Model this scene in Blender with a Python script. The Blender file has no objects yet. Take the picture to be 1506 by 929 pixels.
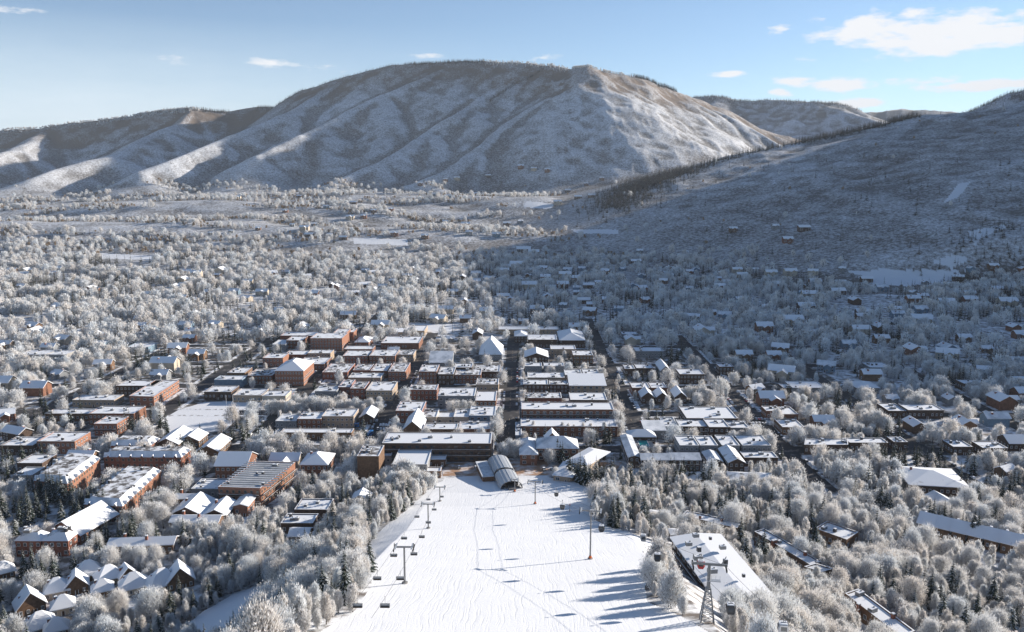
import bpy, math, random
import numpy as np
from mathutils import Matrix, Vector
R = math.radians
random.seed(7)
rng = np.random.default_rng(11)
scene = bpy.context.scene
C = scene.collection

# ------------------------------------------------------------------ camera, sky, sun, exposure
W0, H0, F0 = 1506.0, 929.0, 1200.0
CAM_Z, PITCH, YAW = 200.0, R(9.88), R(-0.67)
cam_d = bpy.data.cameras.new('camera'); cam = bpy.data.objects.new('camera', cam_d); C.objects.link(cam)
cam_d.sensor_width = 36.0; cam_d.lens = 36.0 * F0 / W0
cam_d.clip_start = 1.0; cam_d.clip_end = 40000.0
cam.location = (0, 0, CAM_Z)
cam.rotation_euler = (math.pi / 2 - PITCH, 0, -YAW)
scene.camera = cam
SUN_AZ, SUN_EL = R(30.0), R(16.5)      # azimuth measured from +X towards +Y
SV = Vector((math.cos(SUN_AZ) * math.cos(SUN_EL), math.sin(SUN_AZ) * math.cos(SUN_EL), math.sin(SUN_EL)))
sun_d = bpy.data.lights.new('sun', 'SUN'); sun = bpy.data.objects.new('sun', sun_d); C.objects.link(sun)
sun_d.energy = 5.0; sun_d.angle = R(0.55); sun_d.color = (1.0, 0.91, 0.80)
sun.rotation_euler = SV.to_track_quat('Z', 'Y').to_euler()
world = bpy.data.worlds.new('World'); scene.world = world; world.use_nodes = True
scene.view_settings.view_transform = 'Standard'; scene.view_settings.look = 'None'
scene.view_settings.exposure = 0.98; scene.view_settings.gamma = 1.0
SKY_STRENGTH = 0.074
scene.cycles.max_bounces = 4; scene.cycles.diffuse_bounces = 2; scene.cycles.glossy_bounces = 2
scene.cycles.transmission_bounces = 2; scene.cycles.volume_bounces = 0; scene.cycles.transparent_max_bounces = 6


def build_world():
    nt = world.node_tree; nt.nodes.clear(); N = nt.nodes.new; L = nt.links.new
    out = N('ShaderNodeOutputWorld'); bg = N('ShaderNodeBackground'); bg.inputs[1].default_value = SKY_STRENGTH
    sky = N('ShaderNodeTexSky'); sky.sky_type = 'NISHITA'; sky.sun_disc = False
    sky.sun_elevation = SUN_EL; sky.sun_rotation = math.pi / 2 - SUN_AZ
    sky.altitude = 2400; sky.air_density = 1.0; sky.dust_density = 0.25; sky.ozone_density = 1.6
    geo = N('ShaderNodeTexCoord'); sep = N('ShaderNodeSeparateXYZ'); L(geo.outputs['Generated'], sep.inputs[0])

    def m(op, a, b=None, c=None, clamp=False):
        n = N('ShaderNodeMath'); n.operation = op; n.use_clamp = clamp
        for i, v in enumerate((a, b, c)):
            if v is None: continue
            if isinstance(v, (int, float)): n.inputs[i].default_value = v
            else: L(v, n.inputs[i])
        return n.outputs[0]
    az = m('ARCTAN2', sep.outputs[0], sep.outputs[1])
    el = m('ARCSINE', sep.outputs[2])
    comb = N('ShaderNodeCombineXYZ'); L(az, comb.inputs[0]); L(el, comb.inputs[1])
    mp = N('ShaderNodeMapping'); mp.inputs['Scale'].default_value = (5.5, 26, 1); L(comb.outputs[0], mp.inputs[0])
    n1 = N('ShaderNodeTexNoise'); n1.inputs['Scale'].default_value = 1.6; n1.inputs['Detail'].default_value = 9; n1.inputs['Roughness'].default_value = .62
    L(mp.outputs[0], n1.inputs['Vector'])
    mp2 = N('ShaderNodeMapping'); mp2.inputs['Scale'].default_value = (30, 85, 1); L(comb.outputs[0], mp2.inputs[0])
    n2 = N('ShaderNodeTexNoise'); n2.inputs['Scale'].default_value = 1.0; n2.inputs['Detail'].default_value = 8; n2.inputs['Roughness'].default_value = .6
    L(mp2.outputs[0], n2.inputs['Vector'])

    def blob(a0, e0, ra, re, s=1.0):        # soft elliptic cloud bank at azimuth a0, elevation e0 (degrees)
        dx = m('DIVIDE', m('SUBTRACT', az, R(a0)), R(ra)); dy = m('DIVIDE', m('SUBTRACT', el, R(e0)), R(re))
        d = m('SQRT', m('ADD', m('MULTIPLY', dx, dx), m('MULTIPLY', dy, dy)))
        return m('MULTIPLY', m('SUBTRACT', 1.0, d, clamp=True), s)
    total = None
    def sky_dir(px, py):
        u = (px - 753) / 1200; v = (464.5 - py) / 1200
        y_ = math.cos(PITCH) + v * math.sin(PITCH); z_ = -math.sin(PITCH) + v * math.cos(PITCH)
        return math.degrees(math.atan2(u, y_) + YAW), math.degrees(math.atan2(z_, math.hypot(u, y_)))
    for cx_, cy_, rw, rh, st_ in ((1385, 46, 165, 38, 1.9), (1270, 45, 90, 34, 1.4), (1490, 45, 60, 22, 1.2), (1450, 125, 110, 12, 1.5), (1385, 119, 60, 9, 1.0), (1232, 127, 62, 15, 1.4), (1165, 122, 50, 13, 1.2), (1145, 136, 26, 12, 1.5), (1336, 118, 40, 9, .9),
              (1143, 42, 34, 10, .75), (1240, 78, 50, 10, .7), (1190, 88, 40, 7, .7), (1072, 109, 34, 7, .95), (1240, 152, 60, 12, 1.4), (400, 92, 70, 14, .72), (480, 98, 50, 18, .6), (790, 86, 50, 10, .95), (630, 80, 40, 8, .6), (240, 86, 50, 14, .55), (20, 12, 60, 12, .62)):
        a0_, e0_ = sky_dir(cx_, cy_)
        b = (a0_, e0_, rw / 1200 * 57.3, rh / 1200 * 57.3, st_)
        v = blob(*b)
        total = v if total is None else m('MAXIMUM', total, v)
    nz = m('SUBTRACT', m('ADD', m('MULTIPLY', n1.outputs[0], 2.4), m('MULTIPLY', n2.outputs[0], 2.4)), 2.4)
    lim_ = m('MULTIPLY', total, 3.0, clamp=True)
    cl = m('MULTIPLY', m('MULTIPLY', m('ADD', m('SUBTRACT', m('MINIMUM', total, 1.1), .42), nz), 1.9, clamp=True), lim_)
    # thin veil low on the left side of the sky
    veil = m('MULTIPLY', m('MULTIPLY', m('SUBTRACT', 1.0, m('DIVIDE', m('ABSOLUTE', m('SUBTRACT', el, R(3.4))), R(6.3)), clamp=True),
                           m('MULTIPLY', m('SUBTRACT', R(3.0), az), 2.2, clamp=True)), m('ADD', .35, m('MULTIPLY', n1.outputs[0], .9)))
    veil = m('MULTIPLY', veil, .92, clamp=True)
    mx1 = N('ShaderNodeMix'); mx1.data_type = 'RGBA'; L(veil, mx1.inputs[0]); tn = N('ShaderNodeMix'); tn.data_type = 'RGBA'; tn.blend_type = 'MULTIPLY'; tn.inputs[0].default_value = 1; L(sky.outputs[0], tn.inputs[6]); tn.inputs[7].default_value = (.94, .99, 1.03, 1); L(tn.outputs[2], mx1.inputs[6]); mx1.inputs[7].default_value = (5.6, 6.5, 7.1, 1)
    mx2 = N('ShaderNodeMix'); mx2.data_type = 'RGBA'; L(cl, mx2.inputs[0]); L(mx1.outputs[2], mx2.inputs[6]); mx2.inputs[7].default_value = (6.6, 6.7, 6.9, 1)
    L(mx2.outputs[2], bg.inputs[0]); L(bg.outputs[0], out.inputs[0])


build_world()

# ------------------------------------------------------------------ small helpers
_cy, _sy = math.cos(YAW), math.sin(YAW)


def ray(px, py):
    """world direction of a photo pixel"""
    u = (px - W0 / 2) / F0; v = (py - H0 / 2) / F0
    fwd = np.array([0, math.cos(PITCH), -math.sin(PITCH)]); up = np.array([0, math.sin(PITCH), math.cos(PITCH)])
    d = fwd + np.array([u, 0, 0]) - v * up
    # yaw: camera turned by YAW about z (clockwise positive)
    x = d[0] * _cy + d[1] * _sy; y = -d[0] * _sy + d[1] * _cy
    return np.array([x, y, d[2]])


def pt(px, py, dist):
    """point on a pixel's ray at a horizontal distance"""
    d = ray(px, py); h = math.hypot(d[0], d[1]); k = dist / h
    return (d[0] * k, d[1] * k, CAM_Z + d[2] * k)


def plane(px, py, z):
    d = ray(px, py); k = (z - CAM_Z) / d[2]
    return (d[0] * k, d[1] * k)


def project(x, y, z):
    xc = x * _cy - y * _sy; yc = x * _sy + y * _cy; zc = np.asarray(z) - CAM_Z
    f = yc * math.cos(PITCH) - zc * math.sin(PITCH); u = yc * math.sin(PITCH) + zc * math.cos(PITCH)
    return W0 / 2 + F0 * xc / f, H0 / 2 - F0 * u / f, f


def hash2(ix, iy, s):
    h = (ix.astype(np.int64) * 374761393 + iy.astype(np.int64) * 668265263 + s * 1442695041) & 0xffffffff
    h = ((h ^ (h >> 13)) * 1274126177) & 0xffffffff
    return ((h ^ (h >> 16)) & 0xffff) / 65535.0


def vnoise(x, y, s=0):
    ix = np.floor(x); iy = np.floor(y); fx = x - ix; fy = y - iy
    fx = fx * fx * (3 - 2 * fx); fy = fy * fy * (3 - 2 * fy)
    a = hash2(ix, iy, s); b = hash2(ix + 1, iy, s); c = hash2(ix, iy + 1, s); d = hash2(ix + 1, iy + 1, s)
    return (a * (1 - fx) + b * fx) * (1 - fy) + (c * (1 - fx) + d * fx) * fy


def fbm(x, y, s=0, o=4, ridged=False):
    t = 0; a = 1; n = 0
    for i in range(o):
        v = vnoise(x, y, s + i * 17)
        if ridged: v = 1 - abs(2 * v - 1)
        t = t + a * v; n += a; a *= .5; x = x * 2.03 + 11.3; y = y * 2.03 + 5.7
    return t / n


def sstep(a, b, x):
    t = np.clip((x - a) / (b - a), 0, 1); return t * t * (3 - 2 * t)


# ------------------------------------------------------------------ terrain height function
SY = [0, 100, 184, 243, 300, 367, 440, 480, 515, 545]
SZ = [140, 116, 88, 70, 52.5, 32, 13, 5, .8, 0]
LX = [-400, -220, -150, -110, -80, -55, 50, 72, 95, 130, 200, 330, 460]
LV = [.05, .10, .22, .45, .78, 1.0, 1.0, .8, .64, .5, .36, .22, .12]


def seg(pts, k, kb=None):
    return [(pts[i], pts[i + 1], k) for i in range(len(pts) - 1)]


P = lambda *a: [pt(*q) for q in a]
RIDGES = []
CREST = P((-260, 225, 5600), (0, 193, 5300), (80, 186, 5200), (200, 167, 5100), (285, 157, 5000), (335, 162, 5000), (380, 157, 5000), (405, 158, 4900), (450, 133, 4900), (500, 113, 4880), (565, 97, 4800),
          (640, 91, 4760), (710, 89, 4700), (780, 92, 4600), (840, 101, 4420), (867, 98, 4350), (930, 112, 4500), (990, 130, 4700), (1050, 153, 4900), (1120, 185, 5100), (1200, 215, 5300))
RIDGES += seg(CREST, .60)
RIDGES += seg(P((867, 99, 4350), (832, 125, 4210), (838, 160, 4060), (875, 205, 3850), (925, 240, 3640), (968, 275, 3420)), .95)
RIDGES += seg(P((780, 93, 4600), (715, 142, 4290), (635, 192, 3950), (555, 236, 3620), (490, 270, 3380)), .56)
RIDGES += seg(P((660, 91, 4740), (560, 138, 4420), (470, 184, 4080), (380, 228, 3740)), .55)
RIDGES += seg(P((505, 113, 4880), (420, 165, 4480), (330, 205, 4150), (215, 250, 3700)), .55)
RIDGES += seg(P((285, 158, 5000), (240, 190, 4680), (160, 225, 4300), (50, 262, 3950)), .52)
RIDGES += seg(P((80, 187, 5200), (30, 215, 4850), (-70, 252, 4400)), .5)
RIDGES += seg(P((836, 126, 4215), (765, 172, 3990), (705, 218, 3710), (645, 262, 3430)), .60)
RIDGES += seg(P((885, 103, 4370), (935, 142, 4330), (985, 192, 4120), (1030, 236, 3880)), .78)
RIDGES += seg(P((945, 117, 4560), (1010, 165, 4380), (1080, 214, 4150)), .62)
RIDGES += seg(P((1010, 138, 4780), (1080, 174, 4600), (1150, 209, 4480)), .60)
# unseen high ground added behind the crest to throw shade on the left face
RIDGES += seg(P((420, 160, 5900), (500, 120, 5900), (600, 100, 5900), (700, 95, 5800), (780, 98, 5700), (860, 104, 5500)), .5)
RIDGES += seg(P((520, 118, 7000), (640, 98, 6900), (720, 96, 6800), (800, 106, 6600)), .4)
RIDGES += seg(P((0, 199, 6500), (200, 174, 6400), (380, 163, 6300)), .4)
# hills behind
RIDGES += seg(P((960, 160, 6600), (1020, 140, 6600), (1060, 139, 6500), (1110, 147, 6400), (1190, 147, 6300), (1250, 156, 6300), (1292, 172, 6200)), .42)
RIDGES += seg(P((1070, 142, 6500), (1110, 165, 6100), (1170, 200, 5700)), .5)
RIDGES += seg(P((1180, 150, 6300), (1230, 160, 6000), (1290, 178, 5800)), .5)
RIDGES += seg(P((1180, 150, 6300), (1160, 175, 5900), (1175, 205, 5600)), .5)
RIDGES += seg(P((1200, 175, 9000), (1270, 158, 9000), (1330, 154, 9000), (1400, 157, 9000), (1500, 175, 8800)), .35)
RIDGES += seg(P((1400, 172, 5400), (1450, 156, 5300), (1490, 139, 5200), (1540, 128, 5200), (1640, 110, 5200), (1760, 104, 5200)), .5)
# the near hill on the right
NEARHILL = P((905, 352, 2450), (925, 315, 2700), (960, 285, 2850), (1010, 258, 2950), (1090, 229, 3080), (1180, 207, 3200), (1260, 192, 3300), (1350, 172, 3400), (1420, 163, 3450), (1506, 152, 3500), (1620, 135, 3550), (1760, 115, 3600))
RH = seg(NEARHILL, .235)
RH += seg(P((1180, 210, 3180), (1100, 262, 2800), (1020, 315, 2400)), .30)
RH += seg(P((1350, 178, 3380), (1270, 240, 2900), (1190, 300, 2450), (1130, 345, 2150)), .30)
RH += seg(P((1506, 170, 3450), (1450, 240, 2800), (1380, 300, 2350), (1310, 350, 2000)), .30)
# mountain outside the frame on the right: its skyline throws the morning shade over the east end of town
EDGE = ((560, 640), (430, 650), (335, 672), (250, 690), (150, 765), (20, 900), (-70, 1080), (-150, 1450), (-190, 1750), (-190, 2000), (-120, 2250))
OFFR = []
for i, (ex, ey) in enumerate(EDGE):
    xr = 2150 + 45 * i
    dx = xr - ex
    OFFR.append((xr, ey + math.tan(SUN_AZ) * dx, math.tan(SUN_EL) * dx / math.cos(SUN_AZ)))
OFFR = [(2000, 300, 120), (2050, 900, 300), (2100, OFFR[0][1] - 110, OFFR[0][2] * .72)] + OFFR
OFFR += [(OFFR[-1][0] + 420, OFFR[-1][1] + 900, OFFR[-1][2] + 60)]
ROFF = seg(OFFR, .95)


def ridge_field(X, Y, segs):
    z = np.full(X.shape, -1e3)
    for a, b, k in segs:
        ax, ay, az = a; bx, by, bz = b
        dx, dy = bx - ax, by - ay; L2 = dx * dx + dy * dy
        t = np.clip(((X - ax) * dx + (Y - ay) * dy) / L2, 0, 1)
        d = np.hypot(X - ax - t * dx, Y - ay - t * dy)
        h = az + (bz - az) * t - k * np.sqrt(d * d + 100) + k * 10
        z = np.maximum(z, h)
    return z


BASEY = [0, 1500, 1900, 2300, 2600, 2900, 3300, 4200, 6000, 9000]
BASEZ = [0, 0, 6, 22, 44, 78, 112, 130, 220, 420]
MOUNDS = [(pt(790, 306, 2780), 130, 34), (pt(700, 296, 2900), 160, 22), (pt(900, 283, 2950), 200, 40), (pt(620, 345, 2330), 260, 14),
          (pt(120, 310, 2900), 420, 22), (pt(380, 292, 3050), 420, 26), (pt(330, 335, 2500), 380, 16), (pt(40, 330, 2560), 260, 14), (pt(560, 300, 2900), 250, 16), (pt(860, 325, 2500), 160, 16)]


def terrain(X, Y):
    X = np.atleast_1d(np.asarray(X, float)); Y = np.atleast_1d(np.asarray(Y, float))
    z = np.interp(Y, SY, SZ) * np.interp(X, LX, LV)
    near = (Y < 545)
    n = (fbm(X / 40, Y / 40, 3) - .5) * 3.0 * np.clip((545 - Y) / 60, 0, 1) * np.clip(1.6 - np.abs(X) / 300, .2, 1)
    side = 1 - sstep(-75, -50, X) * (1 - sstep(45, 70, X))
    z = z + np.where(near, n * (.25 + side), 0)
    far = (Y > 1450) | (np.abs(X) > 900)
    if far.any():
        x = X[far]; y = Y[far]
        b = np.interp(y, BASEY, BASEZ)
        bench = np.clip((y - 1750) / 500, 0, 1) * np.clip((3900 - y) / 500, 0, 1)
        b = b + bench * (fbm(x / 260, y / 160, 5, 3) - .45) * np.where(x < 380, 26, 5)
        # terraces
        b = b + (x < 420) * bench * 7 * np.sin(y / 68 + 2.2 * fbm(x / 500, y / 500, 8, 2) + x / 900)
        for (mx, my, mz), r, h in MOUNDS:
            b = b + h * np.exp(-(((x - mx) / (1.6 * r)) ** 2 + ((y - my) / r) ** 2))
        g = ridge_field(x, y, RIDGES)
        wx = x + 190 * (fbm(x / 420, y / 420, 21, 3) - .5); wy = y + 150 * (fbm(x / 420, y / 420, 22, 3) - .5)
        g = .35 * g + .65 * ridge_field(wx, wy, RIDGES)
        mm = np.clip((g - b) / 160, 0, 1)
        g = g + mm * ((fbm(x / 260, y / 260, 31, 4, True) - .62) * np.where(x > 150, 34, 16) + (fbm(x / 60, y / 60, 41, 3) - .5) * 6)
        h = ridge_field(x, y, RH)
        mh = np.clip((h - b) / 120, 0, 1)
        h = h + mh * ((fbm(x / 330, y / 330, 51, 3, True) - .62) * 18 + (fbm(x / 45, y / 45, 61, 3) - .5) * 4)
        o = ridge_field(x, y, ROFF)
        # keep the flank of the outside mountain behind the visible hill line
        ang = np.arctan2(x, np.maximum(y, 1)); rr = np.hypot(x, y)
        lim = CAM_Z + rr * .078
        o = np.where(ang < R(33.2), np.minimum(o, -50), o)
        o = np.where((ang >= R(33.2)) & (ang < R(36.0)), np.minimum(o, h + 40 + (ang - R(33.2)) * rr * 3), o)

        def smax(a, c, k):
            return np.where(np.abs(a - c) < k, np.maximum(a, c) + (k - np.abs(a - c)) ** 2 / (4 * k), np.maximum(a, c))
        r = smax(smax(b, g, 75), h, 14)
        r = np.maximum(r, o)
        fade = np.maximum(sstep(1450, 1600, y), sstep(900, 1150, np.abs(x)))
        z[far] = z[far] * (1 - fade) + r * fade
    return z


def tz(x, y): return float(terrain(x, y)[0])


_T = np.concatenate([np.arange(120, 1200, 1.5), np.arange(1200, 9000, 8.0)])


def hit(px, py, h=0.0):
    """where a photo pixel's ray meets the terrain raised by h"""
    d = ray(px, py); d = d / math.hypot(d[0], d[1])
    x = d[0] * _T; y = d[1] * _T; z = CAM_Z + d[2] * _T
    g = terrain(x, y) + h
    b = np.nonzero(z <= g)[0]
    if len(b) == 0: i = len(_T) - 1; return x[i], y[i], g[i] - h
    i = b[0]
    if i == 0: return x[0], y[0], g[0] - h
    a0 = z[i - 1] - g[i - 1]; a1 = g[i] - z[i]; f = a0 / max(a0 + a1, 1e-6); t = _T[i - 1] + f * (_T[i] - _T[i - 1])
    X, Y = d[0] * t, d[1] * t
    return X, Y, tz(X, Y)


# ------------------------------------------------------------------ materials
MATS = {}


def new_mat(name, rough=.8, spec=.2):
    m = bpy.data.materials.new(name); m.use_nodes = True; MATS[name] = m
    b = m.node_tree.nodes['Principled BSDF']; b.inputs['Roughness'].default_value = rough
    b.inputs['Specular IOR Level'].default_value = spec
    return m, m.node_tree, b


def lin(c): return tuple(c) + (1.0,)


def flat_mat(name, col, rough=.75, spec=.25, var=.18, scale=1.2, metal=0):
    m, nt, b = new_mat(name, rough, spec); N = nt.nodes.new; L = nt.links.new
    b.inputs['Metallic'].default_value = metal
    tc = N('ShaderNodeTexCoord'); no = N('ShaderNodeTexNoise'); no.inputs['Scale'].default_value = scale; no.inputs['Detail'].default_value = 5
    L(tc.outputs['Object'], no.inputs['Vector'])
    oi = N('ShaderNodeObjectInfo')
    rp = N('ShaderNodeValToRGB'); rp.color_ramp.elements[0].position = .3; rp.color_ramp.elements[1].position = .7
    rp.color_ramp.elements[0].color = lin([c * (1 - var) for c in col]); rp.color_ramp.elements[1].color = lin([min(1, c * (1 + var)) for c in col])
    L(no.outputs[0], rp.inputs[0]); L(rp.outputs[0], b.inputs['Base Color'])
    return m


def snow_patch_mat(name, cover, under, scale, snowc=(.80, .82, .85), detail=8, soft=.06, bump=.0, coord='Object'):
    """snow with bare patches of its own shape"""
    m, nt, b = new_mat(name, .85, .15); N = nt.nodes.new; L = nt.links.new
    tc = N('ShaderNodeTexCoord'); no = N('ShaderNodeTexNoise'); no.inputs['Scale'].default_value = scale; no.inputs['Detail'].default_value = detail; no.inputs['Roughness'].default_value = .62
    L(tc.outputs[coord], no.inputs['Vector'])
    rp = N('ShaderNodeValToRGB'); e = rp.color_ramp.elements; p = .5 + (cover - .5) * .42
    e[0].position = max(0, p - soft); e[1].position = min(1, p + soft); e[0].color = lin(snowc); e[1].color = lin(under)
    L(no.outputs[0], rp.inputs[0]); L(rp.outputs[0], b.inputs['Base Color'])
    if bump:
        bp = N('ShaderNodeBump'); bp.inputs['Strength'].default_value = bump; bp.inputs['Distance'].default_value = .5; L(no.outputs[0], bp.inputs['Height']); L(bp.outputs[0], b.inputs['Normal'])
    return m


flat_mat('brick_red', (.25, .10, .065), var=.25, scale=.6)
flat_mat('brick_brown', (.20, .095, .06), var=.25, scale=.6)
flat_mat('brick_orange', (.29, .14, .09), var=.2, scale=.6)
flat_mat('stone_tan', (.38, .29, .21), var=.2, scale=.6)
flat_mat('stucco_cream', (.50, .43, .34), var=.12, scale=.6)
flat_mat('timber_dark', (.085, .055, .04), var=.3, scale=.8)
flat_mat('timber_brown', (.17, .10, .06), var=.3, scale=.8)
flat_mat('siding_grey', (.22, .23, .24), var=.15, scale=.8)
flat_mat('siding_blue', (.17, .25, .32), var=.15, scale=.8)
flat_mat('concrete', (.33, .32, .31), var=.15)
flat_mat('metal_grey', (.20, .205, .21), .45, .5, .15, 2.0, .35)
flat_mat('metal_light', (.46, .48, .50), .4, .5, .12, 1.0, .2)
flat_mat('dark_metal', (.045, .045, .05), .5, .4, .2, 2.0)
flat_mat('cable_steel', (.10, .10, .11), .5, .4, .1, 2.0)
flat_mat('glass_dark', (.035, .045, .055), .08, .8, .3, .4)
flat_mat('rubber', (.03, .03, .03), .9, .1)
flat_mat('orange_pad', (.75, .17, .03), .7, .2)
flat_mat('bark', (.11, .09, .075), .9, .1, .3, 2.0)
flat_mat('pool_water', (.05, .42, .40), .08, .6, .1)
flat_mat('bus_blue', (.02, .16, .42), .4, .5, .1)
flat_mat('paint_white', (.75, .75, .75), .5, .4, .05)
flat_mat('paint_red', (.45, .03, .03), .4, .5, .1)
flat_mat('paint_silver', (.36, .37, .39), .35, .5, .05, 1, .4)
flat_mat('paint_black', (.025, .027, .03), .3, .5, .1)
flat_mat('paint_navy', (.04, .08, .17), .35, .5, .1)
flat_mat('steam_grey', (.7, .7, .7))
snow_patch_mat('roof_snow', .72, (.17, .16, .15), .16)
snow_patch_mat('roof_snow_clean', .97, (.30, .29, .28), .12)
snow_patch_mat('roof_snow_patchy', .52, (.13, .12, .115), .22)
snow_patch_mat('roof_metal_snow', .62, (.36, .40, .44), .10, soft=.14)
snow_patch_mat('pavement_snow', .62, (.20, .185, .17), .25, coord='Object')
snow_patch_mat('town_yards', .30, (.13, .115, .10), .13, soft=.10)
snow_patch_mat('plaza_brick', .32, (.40, .25, .165), .12, soft=.12)


def crown_mat(name, stops, rough=.9):
    m, nt, b = new_mat(name, rough, .05); N = nt.nodes.new; L = nt.links.new
    at = N('ShaderNodeAttribute'); at.attribute_name = 'tint'
    oi = N('ShaderNodeObjectInfo')
    rp = N('ShaderNodeValToRGB'); e = rp.color_ramp.elements
    e[0].position, e[0].color = stops[0][0], lin(stops[0][1]); e[1].position, e[1].color = stops[-1][0], lin(stops[-1][1])
    for p_, c_ in stops[1:-1]:
        q = e.new(p_); q.color = lin(c_)
    ad = N('ShaderNodeMath'); ad.operation = 'MULTIPLY_ADD'; L(oi.outputs['Random'], ad.inputs[0]); ad.inputs[1].default_value = .30; ad.inputs[2].default_value = -.17
    sm = N('ShaderNodeMath'); sm.operation = 'ADD'; L(at.outputs['Fac'], sm.inputs[0]); L(ad.outputs[0], sm.inputs[1])
    L(sm.outputs[0], rp.inputs[0])
    # warm bark-coloured or cool variation from tree to tree
    hs = N('ShaderNodeMix'); hs.data_type = 'RGBA'; hs.blend_type = 'MULTIPLY'
    r2 = N('ShaderNodeValToRGB'); r2.color_ramp.elements[0].color = (1.0, .965, .925, 1); r2.color_ramp.elements[1].color = (.93, .97, 1.0, 1)
    mu = N('ShaderNodeMath'); mu.operation = 'FRACT'; m2 = N('ShaderNodeMath'); m2.operation = 'MULTIPLY'; m2.inputs[1].default_value = 7.31
    L(oi.outputs['Random'], m2.inputs[0]); L(m2.outputs[0], mu.inputs[0]); L(mu.outputs[0], r2.inputs[0])
    hs.inputs[0].default_value = 1.0; L(rp.outputs[0], hs.inputs[6]); L(r2.outputs[0], hs.inputs[7]); L(hs.outputs[2], b.inputs['Base Color'])
    if name != 'spruce_needles':
        di = N('ShaderNodeBsdfDiffuse'); tl = N('ShaderNodeBsdfTranslucent'); ms = N('ShaderNodeMixShader'); ms.inputs[0].default_value = .26
        L(hs.outputs[2], di.inputs[0]); L(hs.outputs[2], tl.inputs[0]); L(di.outputs[0], ms.inputs[1]); L(tl.outputs[0], ms.inputs[2]); L(ms.outputs[0], nt.nodes['Material Output'].inputs['Surface']); nt.nodes.remove(b)
    return m


crown_mat('frosted_twigs', [(0.0, (.17, .145, .13)), (.16, (.46, .43, .41)), (.40, (.82, .81, .80)), (1.0, (.90, .90, .90))])
crown_mat('frosted_aspen_twigs', [(0.0, (.19, .165, .145)), (.16, (.50, .47, .45)), (.40, (.84, .83, .82)), (1.0, (.91, .91, .905))])
crown_mat('bare_willow_twigs', [(0.0, (.14, .09, .05)), (.4, (.30, .21, .13)), (1.0, (.55, .44, .33))])
crown_mat('spruce_needles', [(0.0, (.018, .028, .020)), (.5, (.045, .062, .045)), (.62, (.20, .22, .21)), (1.0, (.66, .68, .70))])


def hill_mat(name):
    m, nt, b = new_mat(name, .9, .08); N = nt.nodes.new; L = nt.links.new

    def math_(op, a, c=None, clamp=False):
        n = N('ShaderNodeMath'); n.operation = op; n.use_clamp = clamp
        for i, v in enumerate((a, c)):
            if v is None: continue
            if isinstance(v, (int, float)): n.inputs[i].default_value = v
            else: L(v, n.inputs[i])
        return n.outputs[0]
    tc = N('ShaderNodeTexCoord')

    def noise(scale, det=4, r=.6):
        n = N('ShaderNodeTexNoise'); n.inputs['Scale'].default_value = scale; n.inputs['Detail'].default_value = det; n.inputs['Roughness'].default_value = r
        L(tc.outputs['Object'], n.inputs['Vector']); return n.outputs[0]
    fine = noise(.13, 5, .8); mid = noise(.022, 5, .7); big = noise(.0045, 4)
    at = N('ShaderNodeAttribute'); at.attribute_name = 'brush'
    s = math_('ADD', math_('MULTIPLY', fine, 1.45), math_('ADD', math_('MULTIPLY', mid, .32), math_('MULTIPLY', big, .18)))
    f = math_('MULTIPLY', math_('ADD', math_('SUBTRACT', s, 1.29), at.outputs['Fac']), 2.4, True)
    rp = N('ShaderNodeMix'); rp.data_type = 'RGBA'; L(f, rp.inputs[0]); rp.inputs[6].default_value = (.74, .76, .79, 1)
    a2 = N('ShaderNodeAttribute'); a2.attribute_name = 'warm'
    br = N('ShaderNodeMix'); br.data_type = 'RGBA'; L(a2.outputs['Fac'], br.inputs[0]); br.inputs[6].default_value = (.155, .145, .135, 1); br.inputs[7].default_value = (.19, .145, .11, 1)
    L(br.outputs[2], rp.inputs[7]); L(rp.outputs[2], b.inputs['Base Color'])
    bp = N('ShaderNodeBump'); bp.inputs['Strength'].default_value = .4; bp.inputs['Distance'].default_value = 4.0; L(fine, bp.inputs['Height']); L(bp.outputs[0], b.inputs['Normal'])
    return m


hill_mat('hillside_snow_and_brush')


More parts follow.
